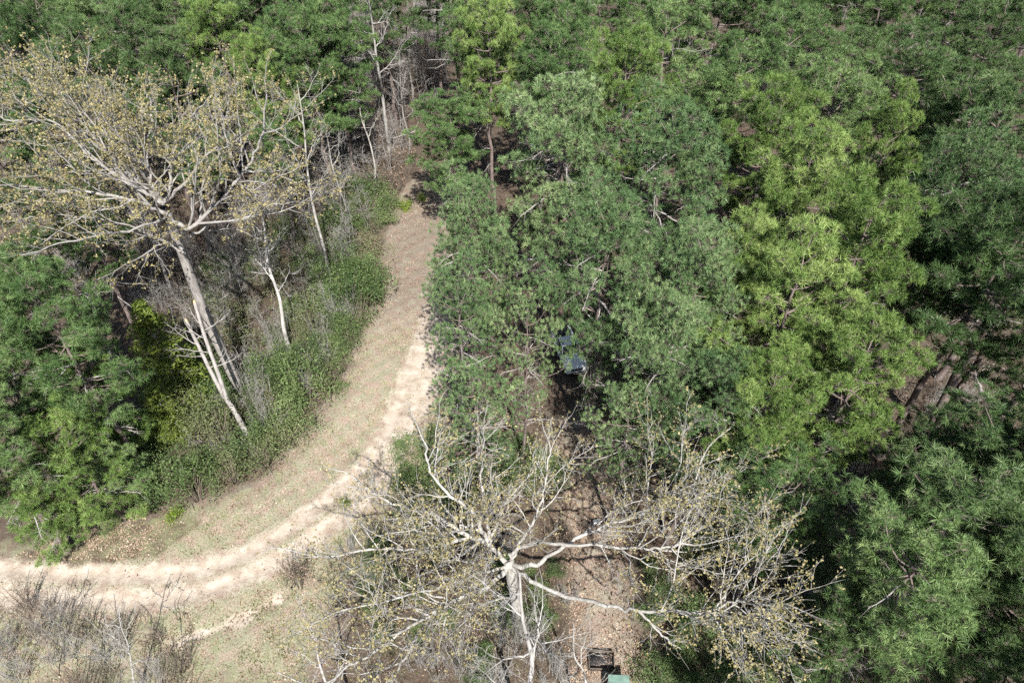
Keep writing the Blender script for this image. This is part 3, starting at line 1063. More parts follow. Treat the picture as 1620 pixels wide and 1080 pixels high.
# the tall bare oak at the left
B = W(385, 640)
fk = W(268, 345, 17.2)
f3 = W(258, 322, 18.2)
left_limbs = [
    ([fk, W(300, 360, 17.6), W(352, 312, 18.6), W(392, 262, 19.8), W(415, 215, 20.8), W(420, 165, 22)], 0.2, 0.05),
    ([W(388, 272, 19.5), W(425, 272, 19.8), W(470, 290, 20.0)], 0.1, 0.03),
    ([fk, W(240, 328, 18), W(190, 312, 18.6), W(110, 302, 19.2), W(0, 293, 20.2), W(-60, 285, 21)], 0.18, 0.05),
    ([f3, W(235, 285, 19.5), W(205, 245, 21), W(175, 195, 22.6), W(140, 165, 23)], 0.17, 0.04),
    ([f3, W(270, 300, 19.2), W(272, 250, 20.8), W(300, 190, 22.4), W(335, 150, 23)], 0.16, 0.04),
    ([f3, W(225, 300, 19.2), W(150, 255, 20.5), W(90, 195, 22), W(20, 190, 22), W(-20, 175, 22.5)], 0.16, 0.04),
    ([fk, W(245, 352, 17.6), W(190, 368, 18), W(120, 380, 18.4), W(50, 400, 18.8)], 0.13, 0.04),
    ([f3, W(290, 290, 19.6), W(320, 255, 20.6), W(350, 215, 21.4), W(360, 170, 22.6)], 0.14, 0.04),
    ([f3, W(240, 290, 19.8), W(235, 230, 21.8), W(240, 170, 23.4), W(232, 150, 23.6)], 0.13, 0.03),
    ([f3, W(200, 270, 20.2), W(130, 210, 21.8), W(95, 165, 22.6), W(60, 135, 23.4)], 0.13, 0.03),
    ([W(290, 395, 15.2), W(240, 372, 15.8), W(170, 350, 16.6), W(90, 340, 17.4), W(20, 350, 18)], 0.12, 0.03),
    ([W(300, 375, 16), W(340, 350, 16.6), W(400, 330, 17), W(460, 320, 17.4)], 0.11, 0.03),
    ([W(292, 400, 15), W(262, 385, 15.4), W(225, 405, 15.6), W(180, 430, 16)], 0.1, 0.03),
]
hardwood("oak_tree", B, "tall bare oak with spreading yellow-tinged crown at the left", "oak tree", 302,
         [W(368, 592, 3.5), W(330, 510, 8.4), W(295, 420, 13.2), fk, W(264, 338, 17.5)], (0.42, 0.24), left_limbs, M['grey_oak_bark'], 3, 0.85, 4.7, 0.135, 4, fine=5.0, trunk_bark=M['dark_oak_bark'], stout=1.0)

# the forked snag with two broken stems
B = W(405, 722)
root = empty("forked_snag", (B[0], B[1], gz(B[0], B[1])))
tag(root, "dead forked trunk with two snapped-off pale stems beside the tall oak", "dead tree")
base = np.array(root.location)
fk = W(352, 622, 5.2)
mb = MB()
tp = thick_path([base - (0, 0, 0.3), W(392, 690, 1.6), W(372, 652, 3.6), fk]) - base
mb.tube(tp, np.linspace(0.24, 0.17, len(tp)), 10)
mb.build("trunk", M['snag_bark'], root, True)
hw = Hardwood(5)
for path in ([W(360, 635, 4.6), W(345, 590, 6.8), W(325, 535, 9.4), W(308, 479, 11.8)], [fk, W(335, 590, 6.4), W(313, 545, 8.4), W(295, 508, 10.2)]):
    pts = thick_path(path) - base
    mb = MB()
    rad = np.linspace(0.16, 0.11, len(pts))
    mb.tube(pts, rad, 8)
    for f, dd, L in ((0.55, (-1, 0.1, 0.1), 2.6), (0.7, (-1, -0.2, 0.25), 2.2), (0.85, (-0.8, 0.4, 0.2), 1.8), (0.45, (1, 0.2, 0.2), 1.6), (0.78, (1, 0.5, 0.3), 1.9)):
        i = int(f * (len(pts) - 1))
        hw.branch(mb, pts[i], np.array(dd) + hw.g.normal(size=3) * 0.2, L, 0.045, 2, 3, 0, 4)
    st = mb.build("stem", M['snag_bark'], root, True)
    d = unit(pts[-1] - pts[-2])
    mb = MB()
    mb.tube([pts[-1] - d * 0.02, pts[-1] + d * 0.10, pts[-1] + d * 0.22 + np.array((0.03, 0, 0))], [0.112, 0.10, 0.03], 7)
    mb.build("broken_top", M['broken_wood'], st)
hw.twigs(M['snag_bark'], root)

# slim pale trees and other bare hardwoods
def slim(basepx, toppx, h, label, seed, r=0.16, bark='white_bark', leaf=0.0, kids=4.5, group="bare hardwoods", spread=3.0, nl=7, first=0.45, maxlevel=3, name="bare_tree", lsize=0.11):
    B = W(*basepx)
    T = W(toppx[0], toppx[1], h)
    g = np.random.default_rng(seed)
    ts = np.linspace(0, 1, 6)[1:]
    tp = [B * (1 - t) + T * t + np.array((g.normal() * 0.18, g.normal() * 0.18, 0)) * (t < 0.95) for t in ts]
    limbs = []
    for i in range(nl):
        f = first + (0.97 - first) * (i + g.random() * 0.7) / nl
        o = np.array([np.interp(f, np.concatenate([[0], ts]), [B[c]] + [q[c] for q in tp]) for c in range(3)])
        a = i * 2.4 + g.normal() * 0.4
        L = spread * g.uniform(0.6, 1.15) * (1.25 - 0.7 * f)
        e = g.uniform(0.35, 0.95)
        d = np.array((math.cos(a) * math.cos(e), math.sin(a) * math.cos(e), math.sin(e)))
        m1 = o + d * L * 0.5 + g.normal(size=3) * 0.12
        m2 = o + d * L + np.array((0, 0, 0.18 * L))
        limbs.append(([o, m1, m2], r * 0.5 * (1.1 - 0.55 * f), 0.018))
    return hardwood(name, B, label, "bare tree", seed, tp, (r, r * 0.22), limbs, M[bark], maxlevel, leaf, kids, lsize, 3, group)


slim((465, 577), (398, 290), 14.5, "slender white-barked bare tree beside the evergreen thicket", 401, 0.19, 'white_bark', 0.0, 4.2, spread=3.4, nl=7, first=0.38)
slim((522, 450), (470, 130), 19, "tall thin grey tree standing left of the far track", 402, 0.17, 'oak_bark', 0.5, 4.4, spread=4.6, nl=9, first=0.45)
slim((176, 575), (118, 415), 10, "bare tree with flat-topped white branches above the left pines", 403, 0.2, 'oak_bark', 0.35, 5.2, spread=5.6, nl=9, first=0.6)
slim((616, 240), (578, -30), 21, "tallest pale trunk in the bare trees at the top", 404, 0.24, 'white_bark', 0.0, 4.0, spread=4.2, nl=9, first=0.5)
slim((598, 165), (575, -60), 19, "brown-grey trunk close behind the tallest pale trunk", 405, 0.26, 'dark_oak_bark', 0.0, 3.6, spread=3.4, nl=7, first=0.6)
slim((652, 180), (640, -40), 19, "straight grey trunk right of the tallest pale trunk", 406, 0.17, 'oak_bark', 0.0, 3.6, spread=3.0, nl=7, first=0.5)
slim((680, 130), (672, -60), 18, "thin dark bare trunk beside the round bright pine", 407, 0.15, 'dark_oak_bark', 0.0, 3.4, spread=2.6, nl=6, first=0.5)
slim((565, 290), (535, 100), 13, "short grey bare tree by the tall thin grey tree", 408, 0.12, 'oak_bark', 0.05, 4.2, spread=2.8, nl=7, first=0.4)
slim((420, 420), (350, 190), 15, "grey tree behind the white-barked slender tree", 409, 0.14, 'dark_oak_bark', 0.25, 4.2, spread=3.2, nl=7, first=0.45)
slim((280, 480), (195, 250), 15, "dark leaning tree behind the tall bare oak's trunk", 410, 0.18, 'dark_oak_bark', 0.45, 4.6, spread=4.2, nl=8, first=0.45)
slim((70, 420), (-40, 230), 15, "pale bare tree at the left edge above the bright pine", 411, 0.18, 'oak_bark', 0.5, 4.6, spread=5.0, nl=9, first=0.4)
slim((330, 350), (285, 170), 14, "pale grey twiggy tree in the middle of the oak's crown", 412, 0.15, 'oak_bark', 0.2, 4.6, spread=3.4, nl=8, first=0.4)
slim((836, 1235), (822, 905), 15, "white-barked leafless tree at the bottom edge before the oak", 413, 0.2, 'white_bark', 0.0, 5.4, spread=4.0, nl=8, first=0.3)
slim((935, 1190), (908, 985), 9.5, "thin pale twiggy tree at the bottom edge beside the leaf-covered strip", 414, 0.1, 'oak_bark', 0.0, 4.6, spread=2.2, nl=6, first=0.35)
slim((560, 1180), (500, 1010), 8.5, "pale bare tree low at the bottom edge left of the oak", 415, 0.12, 'white_bark', 0.1, 5.2, spread=3.4, nl=7, first=0.3)
slim((222, 1105), (188, 958), 6.2, "white sapling standing among the brown brush, lower left", 416, 0.06, 'white_bark', 0.0, 4.0, spread=1.5, nl=6, first=0.35, maxlevel=2)
slim((268, 1090), (240, 960), 5.0, "thin grey sapling right of the white sapling", 417, 0.035, 'brush', 0.0, 4.0, spread=1.0, nl=5, first=0.4, maxlevel=2)
slim((95, 1070), (50, 950), 5.0, "grey sapling left of the white sapling", 418, 0.04, 'brush', 0.0, 4.0, spread=1.3, nl=6, first=0.3, maxlevel=2)
slim((1345, 890), (1395, 770), 6.5, "leaning grey dead tree between the oak and the lower right pines", 419, 0.11, 'dead_wood', 0.0, 4.2, spread=2.4, nl=6, first=0.35)
slim((1410, 900), (1430, 830), 4.5, "small bleached dead treetop beside the large near pine", 420, 0.07, 'white_bark', 0.0, 4.6, spread=2.0, nl=6, first=0.3)
slim((1060, 250), (1075, 60), 16, "thin bare tree showing between the upper pines", 421, 0.12, 'oak_bark', 0.0, 3.6, spread=2.4, nl=6, first=0.4)

slim((700, 95), (695, -90), 17, "thin grey bare trunk above the far track's end", 422, 0.14, 'oak_bark', 0.0, 3.6, spread=2.6, nl=6, first=0.45)
slim((625, 95), (612, -90), 18, "grey bare trunk behind the straight grey trunk", 423, 0.16, 'dark_oak_bark', 0.0, 3.6, spread=3.0, nl=7, first=0.45)
slim((550, 200), (520, 20), 15, "grey bare tree left of the tallest pale trunk", 424, 0.14, 'grey_oak_bark', 0.05, 4.0, spread=3.0, nl=7, first=0.4)
slim((1405, 70), (1440, -60), 15, "leaning grey trunk in the dark gap at the upper right", 425, 0.2, 'dead_wood', 0.0, 3.0, spread=2.4, nl=5, first=0.5)
slim((1470, 75), (1510, -60), 15, "second leaning grey trunk in the upper right gap", 426, 0.18, 'dead_wood', 0.0, 3.0, spread=2.4, nl=5, first=0.5)

slim((230, 380), (130, 140), 18, "grey spreading tree behind the tall oak's left side", 427, 0.17, 'grey_oak_bark', 0.5, 4.6, spread=5.0, nl=9, first=0.45)
slim((120, 330), (10, 90), 18, "grey spreading tree near the left edge behind the oak", 428, 0.17, 'grey_oak_bark', 0.5, 4.6, spread=5.0, nl=9, first=0.45)
slim((470, 330), (410, 130), 16, "grey leafing tree right of the tall bare oak's crown", 429, 0.15, 'grey_oak_bark', 0.5, 4.6, spread=4.2, nl=9, first=0.4)

slim((592, 305), (560, 90), 15, "pale thin tree at the thicket's far end by the track", 430, 0.13, 'oak_bark', 0.0, 4.2, spread=2.8, nl=8, first=0.4)
slim((552, 365), (512, 190), 12, "pale twiggy tree above the yellow-green thicket bush", 431, 0.12, 'oak_bark', 0.05, 4.4, spread=2.8, nl=8, first=0.35)
slim((540, 255), (508, 50), 16, "grey many-branched tree among the brush at the upper left", 432, 0.15, 'grey_oak_bark', 0.0, 4.4, spread=3.2, nl=9, first=0.4)
slim((645, 255), (632, 80), 13, "thin bare tree at the left corner of the far track's end", 433, 0.12, 'grey_oak_bark', 0.0, 4.2, spread=2.6, nl=8, first=0.4)
slim((585, 130), (560, -60), 16, "pale branching tree behind the tallest pale trunk, upper side", 434, 0.15, 'white_bark', 0.0, 4.2, spread=3.4, nl=8, first=0.4)

# the dark bare trunk at the right
B = W(1462, 700)
tp = [W(1490, 640, 3.6), W(1530, 560, 8), W(1562, 508, 11), W(1600, 450, 14)]
lim = [([W(1530, 560, 8), W(1560, 575, 8), W(1600, 588, 8.2), W(1660, 600, 8.4)], 0.12, 0.05),
       ([W(1502, 615, 5), W(1540, 640, 5), W(1585, 665, 4.6), W(1612, 720, 4.2)], 0.11, 0.06),
       ([W(1492, 640, 3.8), W(1525, 655, 3.6), W(1560, 690, 3.2)], 0.09, 0.05),
       ([W(1558, 512, 10.8), W(1562, 480, 12.4), W(1566, 440, 14.4)], 0.13, 0.05),
       ([W(1540, 545, 9), W(1520, 525, 9.4), W(1485, 465, 11)], 0.1, 0.03)]
hardwood("bare_tree", B, "thick dark leaning trunk with crooked limbs at the right edge", "bare tree", 450, tp, (0.36, 0.2), lim, M['pine_bark'], 2, 0.0, 2.2)

# ------------------------------------------------------------------ cedar, evergreen thicket, bare brush
def make_cedar(seed, H=9.0, Rc=2.3):
    g = np.random.default_rng(seed)
    trunk, crown = MB(), MB()
    trunk.tube([(0, 0, -0.2), (0.05, 0, H * 0.5), (0, 0.05, H - 0.3)], [0.15, 0.09, 0.02], 8)
    tb, tt, cp, cn = [], [], [], []
    for i in range(150):
        t = g.random() ** 0.8
        z = 0.5 + t * (H - 0.6)
        L = Rc * (1 - t) ** 0.75 * g.uniform(0.6, 1.1) + 0.15
        a = i * 2.399
        d = np.array((math.cos(a), math.sin(a), g.uniform(-0.12, 0.3)))
        o = np.array((0, 0, z))
        e = o + d * L
        tb.append(o)
        tt.append(e)
        m = int(18 + L * 34)
        f = g.uniform(0.25, 1.05, m)[:, None]
        sp = g.normal(size=(m, 3)) * np.array((0.22, 0.22, 0.09)) * (0.4 + 0.5 * L)
        cp.append(o + (e - o) * f + sp)
        cn.append(np.tile((0, 0, 1.0), (m, 1)) + g.normal(size=(m, 3)) * 0.7)
    trunk.spikes(tb, tt, 0.02)
    p = np.concatenate(cp)
    crown.cards(p, np.concatenate(cn), g.uniform(0.14, 0.34, len(p)), g, 0.35)
    return [("trunk", trunk.mesh("cedar_trunk", M['dark_oak_bark'])), ("crown", crown.mesh("cedar_crown", M['cedar']))]


def make_shrub(seed, mat, Rs=1.3, H=2.2, leafsize=(0.09, 0.19), n=2600, stems=26):
    """a leafy evergreen shrub: arching stems and leaves held in uneven clumps"""
    g = np.random.default_rng(seed)
    wood, fol = MB(), MB()
    tips = []
    for i in range(stems):
        a = g.uniform(0, 6.28)
        r = Rs * math.sqrt(g.random())
        z = H * (1 - 0.55 * (r / Rs) ** 2) * g.uniform(0.45, 1.05)
        e = np.array((r * math.cos(a), r * math.sin(a), z))
        m = e * np.array((0.45, 0.45, 0.62)) + g.normal(size=3) * 0.08
        wood.tube([(0.1 * math.cos(a), 0.1 * math.sin(a), -0.1), m, e], [0.03, 0.02, 0.008], 3, False)
        tips += [e, m * 0.35 + e * 0.65]
        e2 = e + g.normal(size=3) * 0.35
        tips.append(e2)
    tips = np.array(tips)
    tips[:, 2] = np.maximum(tips[:, 2], 0.2)
    k = g.integers(0, len(tips), n)
    cs = g.uniform(0.14, 0.36, len(tips))
    p = tips[k] + g.normal(size=(n, 3)) * cs[k][:, None]
    p[:, 2] = np.abs(p[:, 2] - 0.03) + 0.03
    ct = g.random(len(tips))
    fol.cards(p, g.normal(size=(n, 3)) + np.array((0, 0, 0.9)), g.uniform(*leafsize, n), g, 0.6, np.clip(ct[k] * 0.55 + g.random(n) * 0.45, 0, 1))
    return [("stems", wood.mesh("shrub_stems", M['brush'])), ("foliage", fol.mesh("shrub_foliage", M[mat]))]


def make_brush(seed, Rs=1.3, H=2.4, n=34, mat='brush', dead=0):
    """leafless brush: many thin upright stems with side twigs"""
    g = np.random.default_rng(seed)
    wood, lf = MB(), MB()
    tb, tt, lp = [], [], []
    for i in range(n):
        a = g.uniform(0, 6.28)
        r0 = 0.55 * Rs * math.sqrt(g.random())
        b = np.array((r0 * math.cos(a), r0 * math.sin(a), -0.05))
        h = H * g.uniform(0.45, 1.05)
        lean = np.array((math.cos(a), math.sin(a), 0)) * g.uniform(0.05, 0.5) * h * 0.6 + np.append(g.normal(size=2) * 0.15, 0)
        s = np.linspace(0, 1, 5)
        c = b[None] + np.array((0, 0, h))[None] * s[:, None] + lean[None] * (s ** 1.6)[:, None] + g.normal(size=(5, 3)) * 0.04
        wood.tube(c, 0.021 * (1 - 0.75 * s) + 0.004, 3, False)
        m = int(7 + h * 4)
        f = g.uniform(0.3, 1, m)
        o = np.stack([np.interp(f, s, c[:, k]) for k in range(3)], 1)
        e = o + g.normal(size=(m, 3)) * 0.26 + np.array((0, 0, 0.16))
        tb.append(o)
        tt.append(e)
        if dead:
            k = g.random(m) < dead
            lp.append(e[k])
    wood.spikes(np.concatenate(tb), np.concatenate(tt), 0.0075)
    parts = [("stems", wood.mesh("brush_stems", M[mat]))]
    if dead:
        p = np.repeat(np.concatenate(lp), 2, 0) + g.normal(size=(2 * sum(map(len, lp)), 3)) * 0.05
        lf.cards(p, g.normal(size=p.shape), 0.12, g, 0.6)
        parts.append(("withered_leaves", lf.mesh("brush_leaves", M['dead_leaf'])))
    return parts


M['privet'] = leaf_mat('privet', [(0.05, (0.09, 0.115, 0.05)), (0.5, (0.19, 0.22, 0.10)), (0.95, (0.36, 0.37, 0.20))], rough=0.55, spec=0.25, trans=0.35, vary=0.4)
THIN = [make_shrub(s, 'privet', 1.3, 2.4, (0.06, 0.12), 1500, 34) for s in (21, 22)]
SHRUBS = [make_shrub(s, 'evergreen', 1.25 + 0.2 * (s % 3), 1.7 + 0.5 * (s % 3), (0.07, 0.15), 3200, 20 + 3 * s) for s in (1, 2, 3, 4, 5)]
FRESH = [make_shrub(11, 'fresh', 0.8, 1.5, (0.08, 0.16), 1100, 14)]
BRUSH = [make_brush(s, 1.3, 2.4, 20) for s in (1, 2, 3)]
BRUSH_LEAF = [make_brush(7, 1.4, 2.0, 28, 'brush', 0.35), make_brush(8, 1.2, 1.6, 24, 'brush', 0.5)]
GREY = [make_brush(12, 1.6, 3.2, 30, 'oak_bark'), make_brush(13, 1.5, 2.8, 26, 'oak_bark')]

def make_sapling(seed, H=7.0):
    """a thin grey pole with short side branches"""
    g = np.random.default_rng(seed)
    wood = MB()
    tb, tt = [], []
    for i in range(3):
        h = H * g.uniform(0.6, 1.05)
        b = np.append(g.normal(size=2) * 0.7, -0.1)
        s = np.linspace(0, 1, 7)
        c = b[None] + np.array((0, 0, h))[None] * s[:, None] + np.append(g.normal(size=2) * 0.6, 0)[None] * (s ** 1.5)[:, None] + g.normal(size=(7, 3)) * 0.06
        wood.tube(c, 0.045 * (1 - 0.8 * s) + 0.006, 4, False)
        for k in range(12):
            f = g.uniform(0.3, 0.98)
            o = np.array([np.interp(f, s, c[:, q]) for q in range(3)])
            d = unit(g.normal(size=3) * np.array((1, 1, 0.3)) + np.array((0, 0, 0.7)))
            L = (1.15 - f) * h * g.uniform(0.15, 0.38) + 0.3
            e = o + d * L
            wood.tube([o, (o + e) / 2 + g.normal(size=3) * 0.05, e], [0.018, 0.012, 0.005], 3, False)
            m = int(4 + L * 5)
            ff = g.uniform(0.25, 1, m)[:, None]
            oo = o + (e - o) * ff
            tb.append(oo)
            tt.append(oo + d * 0.2 + g.normal(size=(m, 3)) * 0.24)
    wood.spikes(np.concatenate(tb), np.concatenate(tt), 0.009)
    return [("stems", wood.mesh("sapling_stems", M['grey_oak_bark']))]


POLES = [make_sapling(s, 6.0 + s % 3) for s in (31, 32, 33, 34)]
ced = make_cedar(3)
for (a, b, h, lab) in ((218, 480, 11, "dark yellow-green cedar standing between the young pines and the snag"), (238, 610, 6.5, "smaller cedar at the foot of the dark yellow-green cedar")):
    t = W(a, b, h)
    o = plant_copy("cedar_tree", ced, (t[0], t[1], gz(t[0], t[1])), 0.7, (h / 9 * 1.05,) * 2 + (h / 9,))
    tag(o, lab, "cedar tree")

sg = np.random.default_rng(88)


def spread(poly_px, n, gap, avoid=None):
    poly = G2(*poly_px)
    lo, hi = poly.min(0), poly.max(0)
    out = []
    tries = 0
    while len(out) < n and tries < n * 60:
        tries += 1
        p = lo + sg.random(2) * (hi - lo)
        if not inside(p[None], poly)[0]:
            continue
        if any(np.hypot(*(p - q)) < gap for q in out):
            continue
        out.append(p)
    return out


LANDMARKS = [(n, W(*q)[:2]) for n, q in (
    ("the forked dead trunk", (405, 722)), ("the white-barked slender tree", (465, 577)), ("the tall oak's trunk", (385, 640)),
    ("the dark cedar", (232, 640)), ("the spreading oak's trunk", (818, 985)), ("the white pickup", (899, 570)),
    ("the green-roofed box", (974, 1090)), ("the far track's end", (690, 265)), ("the dark leaning trunk", (1462, 700)),
    ("the white sapling", (222, 1105)), ("the yellow-green thicket bush", (568, 448)), ("the leaning dead tree", (1345, 890)),
    ("the tallest pale trunk", (616, 240)), ("the grey metal rack", (938, 828)), ("the flat-topped bare tree", (176, 575)))]


def thicket(name, kinds, poly, n, gap, label, cat, group, smin=0.75, smax=1.25, zs=1.0):
    made = []
    for p in spread(poly, n, gap):
        s = sg.uniform(smin, smax)
        o = plant_copy(name, kinds[int(sg.integers(0, len(kinds)))], (p[0], p[1], gz(p[0], p[1]) - 0.03), sg.uniform(0, 6.28), (s, s, s * zs * sg.uniform(0.7, 1.4)))
        ds = [float(np.hypot(*(p - q))) for _, q in LANDMARKS]
        i = int(np.argmin(ds))
        made.append((i, ds[i], o))
    for i, (mark, _) in enumerate(LANDMARKS):
        near_ = sorted((d, k) for k, (j, d, o) in enumerate(made) if j == i)
        for r, (d, k) in enumerate(near_):
            tag(made[k][2], "%s, %snearest %s" % (label, "" if r == 0 else ORD[r] + "-", mark), cat, group)


thicket("evergreen_shrub", SHRUBS + THIN, [(238, 800), (330, 795), (415, 760), (470, 690), (535, 615), (575, 520), (592, 440), (540, 440), (470, 540), (400, 610), (330, 640), (250, 690)], 50, 1.6,
        "dense evergreen shrub in the trackside thicket", "shrub", "evergreen thicket", 0.5, 1.5, 1.45)
thicket("evergreen_shrub", SHRUBS[:2] + THIN, [(590, 440), (606, 370), (620, 320), (560, 300), (460, 380), (350, 450), (300, 520), (330, 630), (430, 560), (520, 450)], 44, 2.5,
        "evergreen shrub in the wood behind the thicket", "shrub", "evergreen shrubs under the oak", 0.8, 1.5)
thicket("evergreen_shrub", SHRUBS, [(250, 640), (200, 700), (190, 780), (240, 790), (300, 640), (330, 560)], 12, 1.4,
        "dark shrub between cedar and thicket", "shrub", "dark shrubs by the cedar", 0.6, 1.0)
thicket("evergreen_shrub", SHRUBS, [(620, 720), (700, 690), (860, 700), (880, 760), (800, 800), (640, 820)], 22, 1.4,
        "low green shrub behind the spreading oak", "shrub", "shrubs behind the oak", 0.5, 0.9)
thicket("evergreen_shrub", SHRUBS, [(560, 850), (760, 830), (880, 900), (880, 1090), (600, 1090)], 22, 1.3,
        "low patchy green shrub under the spreading oak", "shrub", "shrubs around the oak", 0.35, 0.75)
thicket("evergreen_shrub", SHRUBS, [(1060, 760), (1200, 850), (1330, 900), (1320, 1090), (1030, 1090), (1020, 900)], 24, 1.6,
        "dark shrub in the shade beside the leafy strip", "shrub", "shrubs in the right-hand shade", 0.5, 1.0)
thicket("evergreen_shrub", SHRUBS, [(1330, 700), (1610, 640), (1640, 1080), (1350, 1080)], 24, 2.2,
        "dark shrub under the lower right pines", "shrub", "shrubs under the right pines", 0.5, 0.9)
for (a, b, s, lab) in ((640, 332, 0.9, "fresh green bush growing in the far track"), (666, 318, 0.7, "small fresh bush right of the one in the far track"), (205, 770, 0.9, "bright green bush at the edge of the red bank"),
                       (282, 822, 0.7, "small bright bush at the thicket's front corner"), (215, 695, 1.1, "yellow-green bush in front of the cedar"), (568, 448, 0.7, "yellow-green bush on the thicket's right side"),
                       (430, 690, 0.7, "fresh bush beside the forked trunk's foot"), (545, 800, 0.5, "tiny green bush in the oak's left twigs")):
    p = W(a, b)
    o = plant_copy("leafy_bush", FRESH[0], (p[0], p[1], gz(p[0], p[1]) - 0.03), sg.uniform(0, 6.28), (s, s, s))
    tag(o, lab, "bush", "fresh green bushes")
for (a, b, s, lab) in ((540, 618, 0.4, "low dark shrub at the track's left edge beside the thicket"), (572, 520, 0.4, "small shrub on the pink leaf litter"), (178, 838, 0.55, "dark little shrub alone on the red bank")):
    p = W(a, b)
    o = plant_copy("evergreen_shrub", SHRUBS[1], (p[0], p[1], gz(p[0], p[1]) - 0.03), sg.uniform(0, 6.28), (s, s, s))
    tag(o, lab, "shrub", "low shrubs by the track")
thicket("bare_brush", BRUSH + GREY[:1], [(-30, 965), (110, 965), (200, 985), (290, 1040), (330, 1120), (-60, 1120)], 22, 1.4,
        "leafless brown brush in the bottom left corner", "brush", "brush in the bottom left corner", 0.7, 1.15)
thicket("bare_brush", BRUSH + BRUSH_LEAF + GREY, [(640, 250), (690, 190), (730, 60), (720, -40), (590, -40), (560, 130), (520, 250), (560, 320), (630, 330)], 48, 1.9,
        "grey-brown brush among the bare trunks", "brush", "brush at the far track", 0.9, 1.7, 1.2)
thicket("bare_brush", GREY, [(300, 770), (420, 730), (500, 620), (560, 520), (575, 440), (480, 500), (380, 600), (280, 680)], 18, 2.0,
        "pale leafless brush poking from the thicket", "brush", "brush poking out of the thicket", 0.9, 1.3, 1.1)
thicket("bare_brush", GREY + BRUSH, [(300, 700), (300, 560), (420, 480), (560, 400), (560, 300), (430, 330), (200, 430), (230, 560)], 38, 2.0,
        "grey leafless brush rising through evergreen shrubs", "brush", "brush in the thicket", 0.9, 1.5, 1.2)
thicket("bare_brush", GREY + BRUSH_LEAF, [(480, 890), (620, 800), (900, 860), (900, 1100), (420, 1100)], 28, 1.3,
        "leafless brush beneath the spreading oak", "brush", "brush beneath the oak", 0.55, 1.0)
thicket("bare_brush", BRUSH + BRUSH_LEAF, [(690, 640), (1060, 640), (1200, 780), (1030, 860), (860, 780), (720, 720)], 18, 1.7,
        "brown brush behind the spreading oak", "brush", "brush behind the oak", 0.6, 1.1)
thicket("bare_brush", BRUSH + BRUSH_LEAF + GREY, [(1290, 640), (1640, 500), (1660, 1080), (1300, 1000)], 36, 1.9,
        "brown brush under the right-hand pines", "brush", "brush under the right pines", 0.6, 1.2)
thicket("bare_brush", BRUSH_LEAF + BRUSH, [(740, 480), (1160, 460), (1500, 300), (1600, 420), (1300, 620), (780, 640)], 28, 2.4,
        "brown brush under the central pines", "brush", "brush under the central pines", 0.5, 1.0)
thicket("bare_brush", GREY + BRUSH, [(1320, -40), (1500, -40), (1560, 160), (1420, 260), (1330, 200)], 30, 3.0,
        "grey brush in the upper right gap", "brush", "brush in the upper right gap", 1.0, 1.8)
thicket("bare_brush", GREY + BRUSH, [(0, 300), (300, 150), (520, 200), (480, 330), (150, 450), (0, 480)], 44, 2.6,
        "grey brush under the tall bare oak", "brush", "brush under the bare oak", 1.0, 1.7)


thicket("bare_brush", BRUSH_LEAF + BRUSH, [(598, 400), (618, 340), (660, 265), (640, 235), (580, 300)], 16, 1.3,
        "brown leafy brush edging the far track", "brush", "brush edging the far track", 0.7, 1.2)
thicket("bare_sapling", POLES, [(660, 235), (700, 190), (715, 100), (690, 20), (560, 20), (520, 180), (540, 320), (620, 330)], 46, 1.7,
        "thin grey many-stemmed sapling left of the track", "sapling", "saplings at the far track", 0.9, 1.6)
thicket("bare_sapling", POLES, [(540, 320), (590, 360), (560, 440), (470, 520), (380, 590), (300, 560), (250, 450), (430, 330)], 34, 2.2,
        "thin grey many-stemmed sapling among the shrubs", "sapling", "saplings under the bare oak", 0.7, 1.2)
thicket("evergreen_shrub", SHRUBS, [(1180, 330), (1500, 150), (1640, 250), (1640, 620), (1330, 700), (1200, 560)], 34, 3.0,
        "dark shrub among the bright right-hand pines", "shrub", "shrubs among the bright pines", 0.7, 1.3)
thicket("bare_sapling", POLES, [(1300, 680), (1460, 640), (1480, 800), (1330, 900), (1290, 820)], 8, 2.0,
        "thin grey many-stemmed sapling in the dark gap", "sapling", "saplings among the right pines", 0.5, 0.9)


